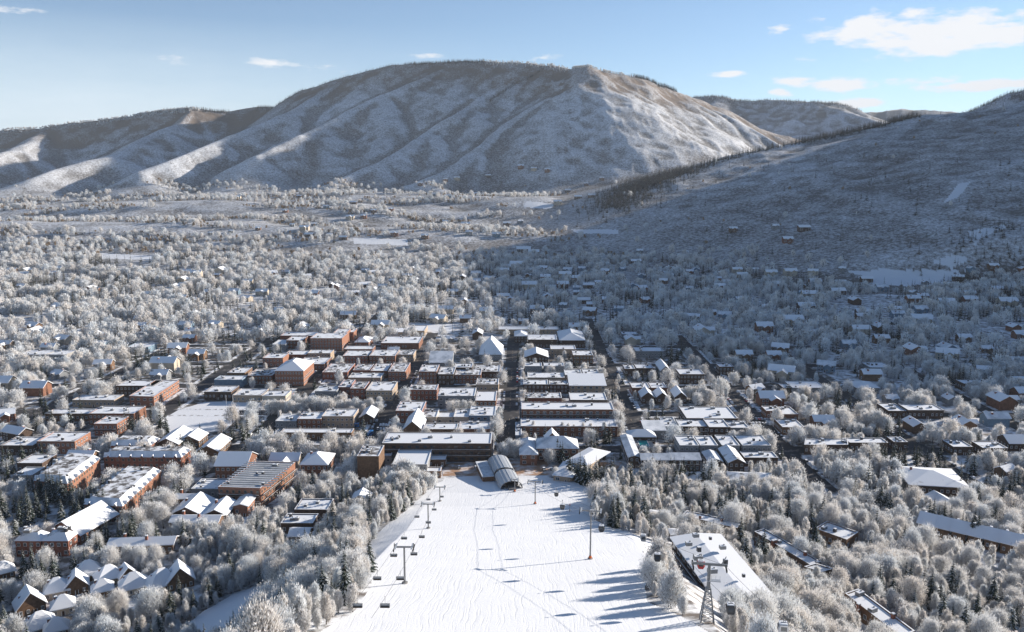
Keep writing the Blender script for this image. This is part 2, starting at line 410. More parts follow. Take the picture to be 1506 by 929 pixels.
def run_mat():
    m, nt, b = new_mat('groomed_snow', .7, .2); N = nt.nodes.new; L = nt.links.new
    b.inputs['Base Color'].default_value = (.77, .785, .81, 1)
    tc = N('ShaderNodeTexCoord')
    w = N('ShaderNodeTexNoise'); w.inputs['Scale'].default_value = .035; w.inputs['Detail'].default_value = 2; L(tc.outputs['Object'], w.inputs['Vector'])
    warp = N('ShaderNodeVectorMath'); warp.operation = 'MULTIPLY_ADD'; L(w.outputs['Color'], warp.inputs[0]); warp.inputs[1].default_value = (5, 5, 0); L(tc.outputs['Object'], warp.inputs[2])
    hs = []
    for ang, sc, th in ((8, 1.6, .5), (-9, .9, .3), (17, 1.1, .4)):
        mp = N('ShaderNodeMapping'); mp.inputs['Rotation'].default_value = (0, 0, R(ang)); mp.inputs['Scale'].default_value = (sc, .035 * sc, .035); L(warp.outputs[0], mp.inputs[0])
        no = N('ShaderNodeTexNoise'); no.inputs['Scale'].default_value = 1; no.inputs['Detail'].default_value = 2; L(mp.outputs[0], no.inputs['Vector'])
        r = N('ShaderNodeValToRGB'); e = r.color_ramp.elements; e[0].position = .28; e[1].position = .43; e[0].color = (0, 0, 0, 1); e[1].color = (1, 1, 1, 1); L(no.outputs[0], r.inputs[0])
        mu = N('ShaderNodeMath'); mu.operation = 'MULTIPLY'; mu.inputs[1].default_value = th; L(r.outputs[0], mu.inputs[0]); hs.append(mu.outputs[0])
    f = N('ShaderNodeTexNoise'); f.inputs['Scale'].default_value = .9; f.inputs['Detail'].default_value = 6; f.inputs['Roughness'].default_value = .7; L(tc.outputs['Object'], f.inputs['Vector'])
    a = N('ShaderNodeMath'); L(hs[0], a.inputs[0]); L(hs[1], a.inputs[1]); a2 = N('ShaderNodeMath'); L(a.outputs[0], a2.inputs[0]); L(hs[2], a2.inputs[1])
    a3 = N('ShaderNodeMath'); L(a2.outputs[0], a3.inputs[0]); L(f.outputs[0], a3.inputs[1])
    bp = N('ShaderNodeBump'); bp.inputs['Strength'].default_value = .32; bp.inputs['Distance'].default_value = .28; L(a3.outputs[0], bp.inputs['Height']); L(bp.outputs[0], b.inputs['Normal'])


run_mat()
snow_patch_mat('town_ground', .52, (.16, .14, .125), .11, soft=.10, coord='Object', bump=.3)
snow_patch_mat('road_asphalt', .16, (.062, .060, .062), .09, soft=.10, snowc=(.34, .32, .30), coord='Object')


# ------------------------------------------------------------------ mesh builder
class MB:
    def __init__(s): s.v = []; s.f = []; s.m = []; s.mats = []

    def mi(s, m):
        if m not in s.mats: s.mats.append(m)
        return s.mats.index(m)

    def add(s, vs, fs, m):
        o = len(s.v); s.v += [tuple(v) for v in vs]; k = s.mi(m)
        for f in fs: s.f.append(tuple(o + i for i in f)); s.m.append(k)

    def box(s, x0, y0, z0, x1, y1, z1, m):
        s.add([(x0, y0, z0), (x1, y0, z0), (x1, y1, z0), (x0, y1, z0), (x0, y0, z1), (x1, y0, z1), (x1, y1, z1), (x0, y1, z1)],
              [(0, 3, 2, 1), (4, 5, 6, 7), (0, 1, 5, 4), (1, 2, 6, 5), (2, 3, 7, 6), (3, 0, 4, 7)], m)

    def prism(s, poly, z0, z1, m, bottom=True):
        n = len(poly)
        vs = [(x, y, z0) for x, y in poly] + [(x, y, z1) for x, y in poly]
        fs = [tuple(range(n, 2 * n))] + [(i, (i + 1) % n, n + (i + 1) % n, n + i) for i in range(n)]
        if bottom: fs.append(tuple(reversed(range(n))))
        s.add(vs, fs, m)

    def tube(s, a, b, r0, r1, m, n=8, cap=True):
        a = Vector(a); b = Vector(b); d = (b - a).normalized(); u = d.orthogonal().normalized(); w = d.cross(u)
        vs = []
        for p, r in ((a, r0), (b, r1)):
            for i in range(n):
                t = 2 * math.pi * i / n; vs.append(p + (u * math.cos(t) + w * math.sin(t)) * r)
        fs = [(i, (i + 1) % n, n + (i + 1) % n, n + i) for i in range(n)]
        if cap: fs += [tuple(reversed(range(n))), tuple(range(n, 2 * n))]
        s.add(vs, fs, m)

    def mesh(s, name):
        me = bpy.data.meshes.new(name); me.from_pydata(s.v, [], s.f)
        for m in s.mats: me.materials.append(MATS[m])
        me.polygons.foreach_set('material_index', s.m); me.update()
        return me

    def obj(s, name, parent=None):
        o = bpy.data.objects.new(name, s.mesh(name)); C.objects.link(o)
        if parent is not None: o.parent = parent
        return o


def tagp(o, label=None, cat=None, group=None, kind=None):
    if label: o['label'] = label
    if cat: o['category'] = cat
    if group: o['group'] = group
    if kind: o['kind'] = kind
    return o


def empty(name, loc=(0, 0, 0), rz=0.0):
    o = bpy.data.objects.new(name, None); o.location = loc; o.rotation_euler = (0, 0, rz); o.empty_display_size = .5; C.objects.link(o)
    return o


def link(name, mesh, parent, loc=(0, 0, 0), rz=0.0, scale=None):
    o = bpy.data.objects.new(name, mesh); C.objects.link(o); o.parent = parent; o.location = loc; o.rotation_euler = (0, 0, rz)
    if scale: o.scale = scale
    return o


def copy_tree(o, parent=None):
    c = o.copy(); C.objects.link(c); c.parent = parent
    for ch in o.children: copy_tree(ch, c)
    return c


# labels that single one thing out: description + where it stands from the closest landmark
LANDMARKS = []      # (x, y, phrase)
PENDING = []        # (object, description, x, y)


def landmark(x, y, phrase): LANDMARKS.append((x, y, phrase))


ORD = ['', 'second', 'third', 'fourth', 'fifth', 'sixth', 'seventh', 'eighth', 'ninth', 'tenth', 'eleventh', 'twelfth']


def resolve_labels():
    LX_ = np.array([l[0] for l in LANDMARKS]); LY_ = np.array([l[1] for l in LANDMARKS])
    groups = {}
    for o, d, x, y in PENDING:
        dist = np.hypot(LX_ - x, (LY_ - y))
        order = np.argsort(dist)[:6]
        cand = []
        for r_, i in enumerate(order):
            dx = x - LX_[i]; dy = y - LY_[i]
            if abs(dx) > abs(dy): rel = 'right of' if dx > 0 else 'left of'
            else: rel = 'behind' if dy > 0 else 'in front of'
            cand.append((f'{rel} {LANDMARKS[i][2]}', dist[i]))
        groups.setdefault(d, []).append((o, cand))
    for d, items in groups.items():
        count = {}
        items.sort(key=lambda q: q[1][0][1])
        for o, cand in items:
            best = min(range(len(cand)), key=lambda j: (count.get(cand[j][0], 0) + j * .8))
            key = cand[best][0]; n = count.get(key, 0); count[key] = n + 1
            if n == 0: o['label'] = f'{d} {key}'
            elif n < len(ORD): o['label'] = f'{d}, {ORD[n]} one {key}'
            else: o['label'] = f'{d}, farther out {key}'
            for a_, b_ in ((' with metal roof', ''), (' one ', ' '), (' in trees', ''), (' on the slope', ''), (' of the ', ' of '), (' with cluttered roof', ''), (' parked', '')):
                if len(o['label'].split()) > 15: o['label'] = o['label'].replace(a_, b_)

# ------------------------------------------------------------------ regions given as outlines (photo corners -> ground)
def gpoly(pts):
    return [hit(px, py)[:2] for px, py in pts]


def inpoly(X, Y, poly):
    r = np.zeros(X.shape, bool); n = len(poly)
    for i in range(n):
        x1, y1 = poly[i]; x2, y2 = poly[(i + 1) % n]
        if y1 == y2: continue
        c = ((y1 > Y) != (y2 > Y)) & (X < (x2 - x1) * (Y - y1) / (y2 - y1) + x1)
        r ^= c
    return r


RUN = gpoly([(470, 929), (520, 900), (546, 862), (546, 845), (528, 812), (560, 780), (598, 750), (628, 722), (655, 704), (690, 699), (800, 700), (868, 712), (884, 722), (868, 742), (876, 765), (905, 778), (950, 792), (984, 808), (990, 822), (962, 842), (948, 862), (952, 885), (1000, 905), (1020, 929)])
RUN = RUN[:-1] + [(66, 110), (-52, 110)]
SIDE_RUN = gpoly([(262, 929), (300, 898), (350, 870), (415, 850), (405, 868), (380, 890), (372, 929)])
PARK = gpoly([(240, 616), (262, 603), (302, 591), (380, 589), (408, 591), (398, 598), (352, 602), (350, 615), (330, 634), (245, 637)])
FIELD = gpoly([(594, 487), (606, 476), (668, 476), (668, 488)])
OPEN = [PARK, FIELD] + [gpoly(q) for q in (
    [(1222, 447), (1240, 436), (1300, 432), (1345, 436), (1300, 446)], [(1262, 408), (1290, 396), (1370, 400), (1412, 404), (1400, 412), (1330, 420), (1285, 418)],
    [(1228, 400), (1300, 398), (1420, 398), (1395, 404), (1290, 406)], [(1372, 385), (1400, 376), (1425, 380), (1400, 394)], [(1424, 340), (1475, 330), (1480, 334), (1440, 350), (1434, 362)],
    [(1388, 298), (1410, 270), (1428, 267), (1408, 290)], [(840, 337), (910, 338), (908, 344), (850, 343)], [(520, 350), (600, 352), (600, 360), (520, 358)],
    [(150, 372), (240, 377), (240, 382), (150, 380)], [(775, 296), (815, 300), (810, 306), (770, 304)])]
CORE = [(-345, 560), (205, 560), (215, 945), (-345, 960)]
PLAZA = gpoly([(652, 700), (648, 684), (700, 676), (915, 680), (905, 694), (870, 698), (800, 699), (700, 700)])


# ------------------------------------------------------------------ terrain sheets (ground, ski slope, hills)
def build_terrain():
    az = np.concatenate([R(-78) + (R(-35) - R(-78)) * np.linspace(0, 1, 50, endpoint=False), np.linspace(R(-35), R(37), 1000, endpoint=False), np.linspace(R(37), R(88), 60)])
    r = [60.0]
    while r[-1] < 16000:
        q = r[-1]
        r.append(q + (2.6 if q < 140 else 1.0 if q < 560 else 5 if q < 1600 else 8 if q < 3300 else 10 if q < 5200 else 30 if q < 7000 else 300))
    r = np.array(r)
    A, RR = np.meshgrid(az, r)
    X = RR * np.sin(A); Y = RR * np.cos(A)
    Z = terrain(X.ravel(), Y.ravel())
    x = X.ravel(); y = Y.ravel()
    na, nr = len(az), len(r)
    idx = np.arange(nr * na).reshape(nr, na)
    q = np.stack([idx[:-1, :-1], idx[:-1, 1:], idx[1:, 1:], idx[1:, :-1]], -1).reshape(-1, 4)[:, ::-1]
    cx = x[q].mean(1); cy = y[q].mean(1); cr = np.hypot(cx, cy)
    run = inpoly(cx, cy, RUN) | inpoly(cx, cy, SIDE_RUN)
    hills = cr > 1480
    # brush cover attribute
    brush = np.full(x.shape, .50)
    m = (x ** 2 + y ** 2 > 1400 ** 2)
    g = np.zeros(m.sum()); xm, ym = x[m], y[m]
    zc = Z[m]
    g = .55 + .10 * (fbm(xm / 420, ym / 420, 77, 3) - .5)
    px, py, _ = project(xm, ym, zc)
    crest = ridge_field(xm, ym, seg(CREST, 1.6)); nearc = np.clip(1.2 - (zc - crest) / 300, 0, 1) * (zc > 330)
    g = g + .19 * nearc * (px < 1180)
    # gullies between the spurs hold more brush: concave ground
    e = 45.0
    lap = (terrain(xm + e, ym) + terrain(xm - e, ym) + terrain(xm, ym + e) + terrain(xm, ym - e) - 4 * zc)
    g = g + np.clip(lap / 70, -.07, .14)
    g = g - .04 * ((px > 840) & (px < 1200) & (py < 260))
    g = g + .06 * np.clip((px - 860) / 240, 0, 1) * (ym < 3700)
    g = g + .10 * (ym > 5600)
    for o_ in OPEN: g = np.where(inpoly(xm, ym, o_), .05, g)
    brush[m] = g
    for o_ in OPEN: brush = np.where(inpoly(x, y, o_), .05, brush)
    warm = np.zeros(x.shape); warm[m] = np.clip(nearc * 1.2 + .5 * (fbm(xm / 300, ym / 300, 91, 2) - .3), 0, 1)

    def sheet(name, mask, mat, label=None):
        f = q[mask]; used = np.unique(f); remap = np.zeros(len(x), np.int64); remap[used] = np.arange(len(used))
        me = bpy.data.meshes.new(name); co = np.stack([x[used], y[used], Z[used]], -1).astype(np.float32)
        me.vertices.add(len(used)); me.vertices.foreach_set('co', co.ravel())
        fi = remap[f].astype(np.int32); me.loops.add(fi.size); me.loops.foreach_set('vertex_index', fi.ravel())
        me.polygons.add(len(fi)); me.polygons.foreach_set('loop_start', np.arange(0, fi.size, 4, dtype=np.int32))
        me.polygons.foreach_set('loop_total', np.full(len(fi), 4, np.int32)); me.polygons.foreach_set('use_smooth', np.ones(len(fi), bool))
        me.update(calc_edges=True); me.materials.append(MATS[mat])
        for nm, arr in (('brush', brush), ('warm', warm)):
            a = me.attributes.new(nm, 'FLOAT', 'POINT'); a.data.foreach_set('value', arr[used].astype(np.float32))
        ob = bpy.data.objects.new(name, me); C.objects.link(ob); ob['kind'] = 'structure'
        return ob
    sheet('ski_slope', run & ~hills, 'groomed_snow')
    sheet('ground', ~run & ~hills, 'town_ground')
    sheet('hills', hills, 'hillside_snow_and_brush')


build_terrain()
for nm, poly in (('park_snow', PARK), ('ball_field_snow', FIELD)):
    b = MB(); b.add([(x, y, .10) for x, y in poly], [tuple(range(len(poly)))], 'groomed_snow'); o = b.obj(nm); o['kind'] = 'structure'
    if o.data.polygons[0].normal.z < 0: o.data.flip_normals()
b = MB(); b.add([(x, y, max(.12, tz(x, y) + .12)) for x, y in PLAZA], [tuple(range(len(PLAZA)))], 'plaza_brick'); o = b.obj('plaza'); o['kind'] = 'structure'
if o.data.polygons[0].normal.z < 0: o.data.flip_normals()

YARDS = [(-440, 566), (330, 566), (300, 900), (160, 960), (-420, 1000)]
b = MB(); b.add([(x, y, .025) for x, y in YARDS], [tuple(range(5))], 'town_yards'); o = b.obj('town_lots'); o['kind'] = 'structure'
# ------------------------------------------------------------------ streets: the town grid
hx = plane(750, 600, 0)[0]
XS = {'hunter': plane(752, 560, 0)[0], 'spring': plane(905, 565, 0)[0], 'original': plane(1095, 600, 0)[0], 'west_end': plane(1212, 562, 0)[0], 'galena': plane(592, 570, 0)[0], 'mill': plane(462, 560, 0)[0]}
XS['monarch'] = XS['mill'] - 103; XS['aspen'] = XS['monarch'] - 103; XS['east'] = XS['west_end'] + 104
YS = [plane(750, 660, 0)[1], plane(750, 608, 0)[1], plane(750, 569, 0)[1]]
YS += [YS[-1] + 92, YS[-1] + 184]
SW = 7.0        # half width
STREET_RECTS = []


def road(name, x0, y0, x1, y1, z, mat='road_asphalt'):
    b = MB(); n = max(1, int(max(abs(x1 - x0), abs(y1 - y0)) / 20)); vs = []; fs = []
    for i in range(n + 1):
        t = i / n
        if abs(y1 - y0) > abs(x1 - x0):
            y = y0 + (y1 - y0) * t; vs += [(x0, y), (x1, y)]
        else:
            x = x0 + (x1 - x0) * t; vs += [(x, y1), (x, y0)]
    zz = terrain([v[0] for v in vs], [v[1] for v in vs])
    vs = [(v[0], v[1], float(q) + z) for v, q in zip(vs, zz)]
    fs = [(2 * i, 2 * i + 1, 2 * i + 3, 2 * i + 2) for i in range(n)]
    b.add(vs, fs, mat); o = b.obj(name); o['kind'] = 'structure'
    if o.data.polygons[0].normal.z < 0: o.data.flip_normals()
    STREET_RECTS.append((min(x0, x1), min(y0, y1), max(x0, x1), max(y0, y1)))
    return o


for k, (a, bb) in {'hunter': (565, 1050), 'spring': (565, 1130), 'original': (470, 1010), 'west_end': (480, 900), 'galena': (565, 1020), 'mill': (545, 1180), 'monarch': (565, 1120), 'aspen': (560, 900), 'east': (560, 830)}.items():
    hw = SW + (1.5 if k in ('spring', 'original', 'mill') else 0)
    road('road', XS[k] - hw, a, XS[k] + hw, bb, .05)
for i, y in enumerate(YS):
    road('road', XS['aspen'] - (60 if i else 0), y - SW, XS['east'] + (60 if i == 1 else -60), y + SW, .058)
road('road', XS['mill'] - 10, 470, XS['mill'] + 2, 552, .07)
# footways with kerbs along the core streets, and painted lane lines
KER = MB()
xs_all = sorted([XS[k] for k in ('aspen', 'monarch', 'mill', 'galena', 'hunter', 'spring', 'original')])
fw = MB()
for xi, x in enumerate(xs_all):
    for j in range(len(YS) - 1):
        for s in (-1, 1):
            e = x + s * (SW + 2.0); fw.box(min(e, e + s * 3.4), YS[j] + SW + 1.5, 0, max(e, e + s * 3.4), YS[j + 1] - SW - 1.5, .16, 'pavement_snow')
for j, y in enumerate(YS):
    for xi in range(len(xs_all) - 1):
        for s in (-1, 1):
            e = y + s * (SW + .6); fw.box(xs_all[xi] + SW + 5.5, min(e, e + s * 3.0), 0, xs_all[xi + 1] - SW - 5.5, max(e, e + s * 3.0), .16, 'pavement_snow')
o = fw.obj('pavement'); o['kind'] = 'structure'
mk = MB()
for k in ('hunter', 'spring', 'original', 'galena', 'mill'):
    y = 575
    while y < 940:
        if min(abs(y - q) for q in YS) > 14:
            mk.add([(XS[k] - .16, y, .075), (XS[k] + .16, y, .075), (XS[k] + .16, y + 5, .075), (XS[k] - .16, y + 5, .075)], [(0, 1, 2, 3)], 'stone_tan')
        y += 12
o = mk.obj('road_markings'); o['kind'] = 'structure'

# ------------------------------------------------------------------ buildings
FOOT = []            # (polygon, front gap) kept clear of trees
BUILD_XY = []
_wm = {}


def win_mesh(w, h, kind):
    key = (w, h, kind)
    if key not in _wm:
        b = MB(); b.box(-w / 2, -.05, -h / 2, w / 2, .05, h / 2, 'glass_dark')
        fr = {'a': 'paint_white', 'b': 'timber_dark', 'c': 'stone_tan'}[kind]
        t = .12
        for s in (-1, 1):
            b.box(s * w / 2 - t / 2, -.09, -h / 2, s * w / 2 + t / 2, .05, h / 2, fr)
        b.box(-w / 2 - t, -.11, -h / 2 - t, w / 2 + t, .06, -h / 2 + .02, fr); b.box(-w / 2, -.09, h / 2 - .02, w / 2, .05, h / 2 + t, fr)
        b.box(-.04, -.08, -h / 2, .04, .04, h / 2, fr)
        _wm[key] = b.mesh('window')
    return _wm[key]


_um = []
for i, (w, d, h) in enumerate(((2.4, 1.8, 1.3), (1.5, 1.5, 1.8), (3.4, 2.0, 1.5), (1.0, 1.0, 1.1))):
    b = MB(); b.box(-w / 2, -d / 2, 0, w / 2, d / 2, h, 'dark_metal' if i % 2 else 'metal_grey'); b.box(-w / 2 + .1, -d / 2 + .1, h, w / 2 - .1, d / 2 - .1, h + .22, 'roof_snow_clean')
    if i in (0, 2): b.tube((w * .2, 0, h), (w * .2, 0, h + .5), .35, .35, 'metal_grey', 8)
    _um.append(b.mesh('roof_unit'))
b = MB(); b.box(-.6, -.6, -2.5, .6, .6, 1.9, 'brick_red'); b.box(-.7, -.7, 1.9, .7, .7, 2.1, 'concrete'); b.box(-.6, -.6, 2.1, .6, .6, 2.3, 'roof_snow_clean'); CHIM = b.mesh('chimney')
b = MB(); b.box(-.55, -.06, 0, .55, .04, 2.2, 'timber_dark'); b.box(-.75, -.1, 0, -.55, .02, 2.35, 'paint_white'); b.box(.55, -.1, 0, .75, .02, 2.35, 'paint_white'); DOOR = b.mesh('door')
b = MB(); b.box(-.5, -.05, .9, .5, .05, 2.0, 'glass_dark'); b.box(-.6, -.09, 0, .6, 0, .9, 'timber_dark')
b = MB(); b.box(-1.3, -1.3, 0, 1.3, 1.3, 1.6, 'stone_tan')
b = MB()
b.add([(-1.2, -1.3, 0), (1.2, -1.3, 0), (1.2, 2.6, 0), (-1.2, 2.6, 0), (0, -1.3, 1.7), (0, 2.6, 1.7)], [(0, 1, 4), (1, 2, 5, 4), (2, 3, 5), (3, 0, 4, 5)], 'roof_snow_clean')
b.add([(-.95, -1.34, .0), (.95, -1.34, .0), (0, -1.34, 1.25)], [(0, 1, 2)], 'brick_red'); b.box(-.4, -1.42, .1, .4, -1.36, .85, 'glass_dark')
DORMER = b.mesh('dormer')


def building(desc, cat, poly, z0, H, wall, roof='flat', rmat='roof_snow', win=1, units=3, pitch=.5, axis=None, name='building', gap=9, label=None, wkind='a', parapet=True, wcol=None, storey=3.3, maxwin=56, balc=False, dorm=0, chim=0):
    """poly: 4+ ground corners, counter-clockwise starting front-left (front = towards the slope)"""
    poly = [Vector(p) for p in poly]
    cx = sum(p.x for p in poly) / len(poly); cy = sum(p.y for p in poly) / len(poly)
    ang = math.atan2(poly[1].y - poly[0].y, poly[1].x - poly[0].x)
    root = empty(name, (cx, cy, z0), ang); tagp(root, None, cat)
    ca, sa = math.cos(-ang), math.sin(-ang)
    loc = [((p.x - cx) * ca - (p.y - cy) * sa, (p.x - cx) * sa + (p.y - cy) * ca) for p in poly]
    area = sum(loc[i][0] * loc[(i + 1) % len(loc)][1] - loc[(i + 1) % len(loc)][0] * loc[i][1] for i in range(len(loc)))
    if area < 0: raise ValueError('clockwise ' + desc)
    x0 = min(p[0] for p in loc); x1 = max(p[0] for p in loc); y0 = min(p[1] for p in loc); y1 = max(p[1] for p in loc)
    if label: root['label'] = label
    else: PENDING.append((root, desc, cx, cy))
    FOOT.append(([(p.x, p.y) for p in poly], gap)); BUILD_XY.append((cx, cy, max(x1 - x0, y1 - y0) / 2))
    w = MB(); w.prism(loc, -4, H, wall)
    n = len(loc)

    def inset(d):
        out = []
        for i in range(n):
            p0 = Vector(loc[i - 1]); p1 = Vector(loc[i]); p2 = Vector(loc[(i + 1) % n])
            e1 = (p1 - p0).normalized(); e2 = (p2 - p1).normalized()
            n1 = Vector((-e1.y, e1.x)); n2 = Vector((-e2.y, e2.x)); k = 1 + n1.dot(n2)
            out.append(tuple(p1 + (n1 + n2) * (d / max(k, .2))))
        return out
    r = MB()
    if roof == 'flat':
        r.prism(inset(.55), H + .002, H + .30, rmat, False)
        if parapet:
            pa = MB(); o1 = inset(-.12); o2 = inset(.5)
            vs = [(x, y, H - .5) for x, y in o1] + [(x, y, H + .75) for x, y in o1] + [(x, y, H + .75) for x, y in o2] + [(x, y, H + .05) for x, y in o2]
            for i in range(n):
                j = (i + 1) % n
                pa.add([vs[i], vs[j], vs[n + j], vs[n + i]], [(0, 1, 2, 3)], wcol or wall); pa.add([vs[2 * n + i], vs[2 * n + j], vs[3 * n + j], vs[3 * n + i]], [(3, 2, 1, 0)], wcol or wall)
                pa.add([(vs[n + i][0], vs[n + i][1], H + .75), (vs[n + j][0], vs[n + j][1], H + .75), (vs[2 * n + j][0], vs[2 * n + j][1], H + .78), (vs[2 * n + i][0], vs[2 * n + i][1], H + .78)], [(0, 1, 2, 3)], 'roof_snow_clean')
                pa.add([vs[i], vs[j], (loc[j][0], loc[j][1], H - .5), (loc[i][0], loc[i][1], H - .5)], [(3, 2, 1, 0)], wcol or wall)
            pa.obj('parapet', root)
    elif roof in ('gable', 'gabley', 'hip', 'shed'):
        ov = .8
        a0, a1, b0, b1 = x0 - ov, x1 + ov, y0 - ov, y1 + ov
        t = .38
        if roof == 'shed':
            hh = (y1 - y0) * pitch
            top = [(a0, b0, H), (a1, b0, H), (a1, b1, H + hh), (a0, b1, H + hh)]; fs = [(0, 1, 2, 3)]
            w.add([(x0, y0, H), (x1, y0, H), (x1, y1, H), (x0, y1, H), (x1, y1, H + hh), (x0, y1, H + hh)], [(1, 2, 4), (3, 0, 5), (2, 3, 5, 4)], wall)
        else:
            alongx = (roof == 'gable') if roof != 'hip' else (x1 - x0 >= y1 - y0)
            if alongx:
                hh = (b1 - b0) / 2 * pitch; ym = (y0 + y1) / 2; q = 0 if roof != 'hip' else min((b1 - b0) / 2, (a1 - a0) / 2 - .01)
                top = [(a0, b0, H - .2), (a1, b0, H - .2), (a1, b1, H - .2), (a0, b1, H - .2), (a0 + q, ym, H - .2 + hh), (a1 - q, ym, H - .2 + hh)]
                fs = [(0, 1, 5, 4), (2, 3, 4, 5)] + ([(1, 2, 5), (3, 0, 4)] if roof == 'hip' else [])
                if roof == 'gable': w.add([(x0, y0, H), (x0, y1, H), (x0, ym, H - .3 + hh * .97), (x1, y0, H), (x1, y1, H), (x1, ym, H - .3 + hh * .97)], [(1, 0, 2), (3, 4, 5)], wall)
            else:
                hh = (a1 - a0) / 2 * pitch; xm = (x0 + x1) / 2; q = 0 if roof != 'hip' else min((a1 - a0) / 2, (b1 - b0) / 2 - .01)
                top = [(a0, b0, H - .2), (a1, b0, H - .2), (a1, b1, H - .2), (a0, b1, H - .2), (xm, b0 + q, H - .2 + hh), (xm, b1 - q, H - .2 + hh)]
                fs = [(1, 2, 5, 4), (3, 0, 4, 5)] + ([(0, 1, 4), (2, 3, 5)] if roof == 'hip' else [])
                if roof == 'gabley': w.add([(x0, y0, H), (x1, y0, H), (xm, y0, H - .3 + hh * .97), (x0, y1, H), (x1, y1, H), (xm, y1, H - .3 + hh * .97)], [(0, 1, 2), (4, 3, 5)], wall)
        up = [(a, b_, c + t) for a, b_, c in top]
        m_ = len(top)
        r.add(up, fs, rmat); r.add(top, [tuple(reversed(f)) for f in fs], 'timber_dark')
        edge = {}
        for f in fs:
            for i in range(len(f)): edge[(f[i], f[(i + 1) % len(f)])] = 1
        for (i, j) in edge:
            if (j, i) not in edge: r.add([top[i], top[j], up[j], up[i]], [(0, 1, 2, 3)], rmat)
    elif roof == 'mansard':
        o1 = inset(-.5); o2 = inset(3.0); hh = 3.4
        for i in range(n):
            j = (i + 1) % n
            r.add([(*o1[i], H), (*o1[j], H), (*o2[j], H + hh), (*o2[i], H + hh)], [(0, 1, 2, 3)], rmat)
            r.add([(*o1[j], H), (*o1[i], H), (*loc[i], H - .3), (*loc[j], H - .3)], [(0, 1, 2, 3)], 'stone_tan')
        r.prism(inset(3.0), H + hh - .3, H + hh + .05, 'roof_snow_patchy', False)
        if dorm:
            for i in range(n):
                j = (i + 1) % n; p0 = Vector(loc[i]); p1 = Vector(loc[j]); L_ = (p1 - p0).length; e = (p1 - p0) / L_
                nn = Vector((e.y, -e.x)); wn = Vector((nn.x * math.cos(ang) - nn.y * math.sin(ang), nn.x * math.sin(ang) + nn.y * math.cos(ang)))
                if wn.y > .3 and wn.x < .3: continue
                k = int(L_ // dorm)
                for u in range(k):
                    p = p0 + e * ((u + .5) * L_ / k)
                    link('dormer', DORMER, root, (p.x, p.y, H + .25), math.atan2(e.y, e.x))
    w.obj('wall', root)
    ro = r.obj('roof', root)
    if chim:
        for i in range(chim):
            link('chimney', CHIM, ro, (x0 + (x1 - x0) * (.2 + .6 * ((i * .618) % 1)), (y0 + y1) / 2 + (y1 - y0) * .18 * (-1) ** i, H + 1.2 + (.6 if roof != 'flat' else -1.0)))
    if units and roof in ('flat', 'mansard'):
        hh = H + (.25 if roof == 'flat' else 3.4)
        for i in range(units):
            for _ in range(8):
                ux = random.uniform(x0 + 2.5, x1 - 2.5) if x1 - x0 > 6 else 0; uy = random.uniform(y0 + 2.5, y1 - 2.5) if y1 - y0 > 6 else 0
                if inpoly(np.array([ux]), np.array([uy]), loc)[0]: break
            else: continue
            link('roof_unit', random.choice(_um), root, (ux, uy, hh), random.choice((0, math.pi / 2)))
    if win:
        cnt = 0; ns = max(1, int((H - .6) // storey)); sh = (H - .4) / ns
        ww, wh = (1.5, 1.7) if win == 1 else (2.4, 1.9) if win == 2 else (1.1, 1.6)
        wm = win_mesh(ww, wh, wkind)
        for i in range(n):
            j = (i + 1) % n; p0 = Vector(loc[i]); p1 = Vector(loc[j]); L_ = (p1 - p0).length
            if L_ < 3.5: continue
            e = (p1 - p0) / L_; nn = Vector((e.y, -e.x)); wn = Vector((nn.x * math.cos(ang) - nn.y * math.sin(ang), nn.x * math.sin(ang) + nn.y * math.cos(ang)))
            tow = Vector((-cx, -cy)).normalized()
            if wn.dot(tow) < .05: continue
            k = max(1, int(L_ // (ww * 2.0 + .3))); k = min(k, 14)
            for s in range(ns):
                for u in range(k):
                    if cnt >= maxwin: break
                    if s == 0 and u == k // 2 and i == 0:
                        p = p0 + e * ((u + .5) * L_ / k) + nn * .06
                        link('door', DOOR, root, (p.x, p.y, 0.1), math.atan2(e.y, e.x)); continue
                    p = p0 + e * ((u + .5) * L_ / k) + nn * .055
                    link('window', wm, root, (p.x, p.y, .4 + sh * (s + .5)), math.atan2(e.y, e.x)); cnt += 1
            if balc:
                for s in range(1, ns):
                    bb = MB(); bb.box(0, -1.4, -.12, L_ - 1, 0, 0, 'concrete'); bb.box(0, -1.42, 0, L_ - 1, -1.36, 1.0, 'timber_dark'); bb.box(0, -1.5, 1.0, L_ - 1, -1.3, 1.12, 'roof_snow_clean')
                    p = p0 + e * .5 + nn * .12; q = bb.obj('balcony', root); q.location = (p.x, p.y, sh * s + .2); q.rotation_euler = (0, 0, math.atan2(e.y, e.x))
    return root


def roofrect(x0, x1, yf, yb, H):
    """rectangle aligned with the street grid whose roof shows between rows yb and yf, columns x0..x1 on its front edge"""
    z0 = 0
    for _ in range(3):
        a = plane(x0, yf, z0 + H); b_ = plane(x1, yf, z0 + H); c = plane((x0 + x1) / 2, yb, z0 + H)
        z0 = min(tz(a[0], a[1]), tz(b_[0], b_[1]))
    yy = (a[1] + b_[1]) / 2
    dep = max(c[1] - yy, 7.0)
    return [(a[0], yy), (b_[0], yy), (b_[0], yy + dep), (a[0], yy + dep)], z0


def quadroof(A, B, D, H):
    """front-left A, front-right B, back-right D (photo) of a roof at height H, squared up"""
    z0 = 0
    for _ in range(3):
        a = Vector(plane(*A, z0 + H)); b_ = Vector(plane(*B, z0 + H)); d = Vector(plane(*D, z0 + H))
        z0 = min(tz(a.x, a.y), tz(b_.x, b_.y), tz(d.x, d.y))
    return [a, b_, d, a + d - b_], z0


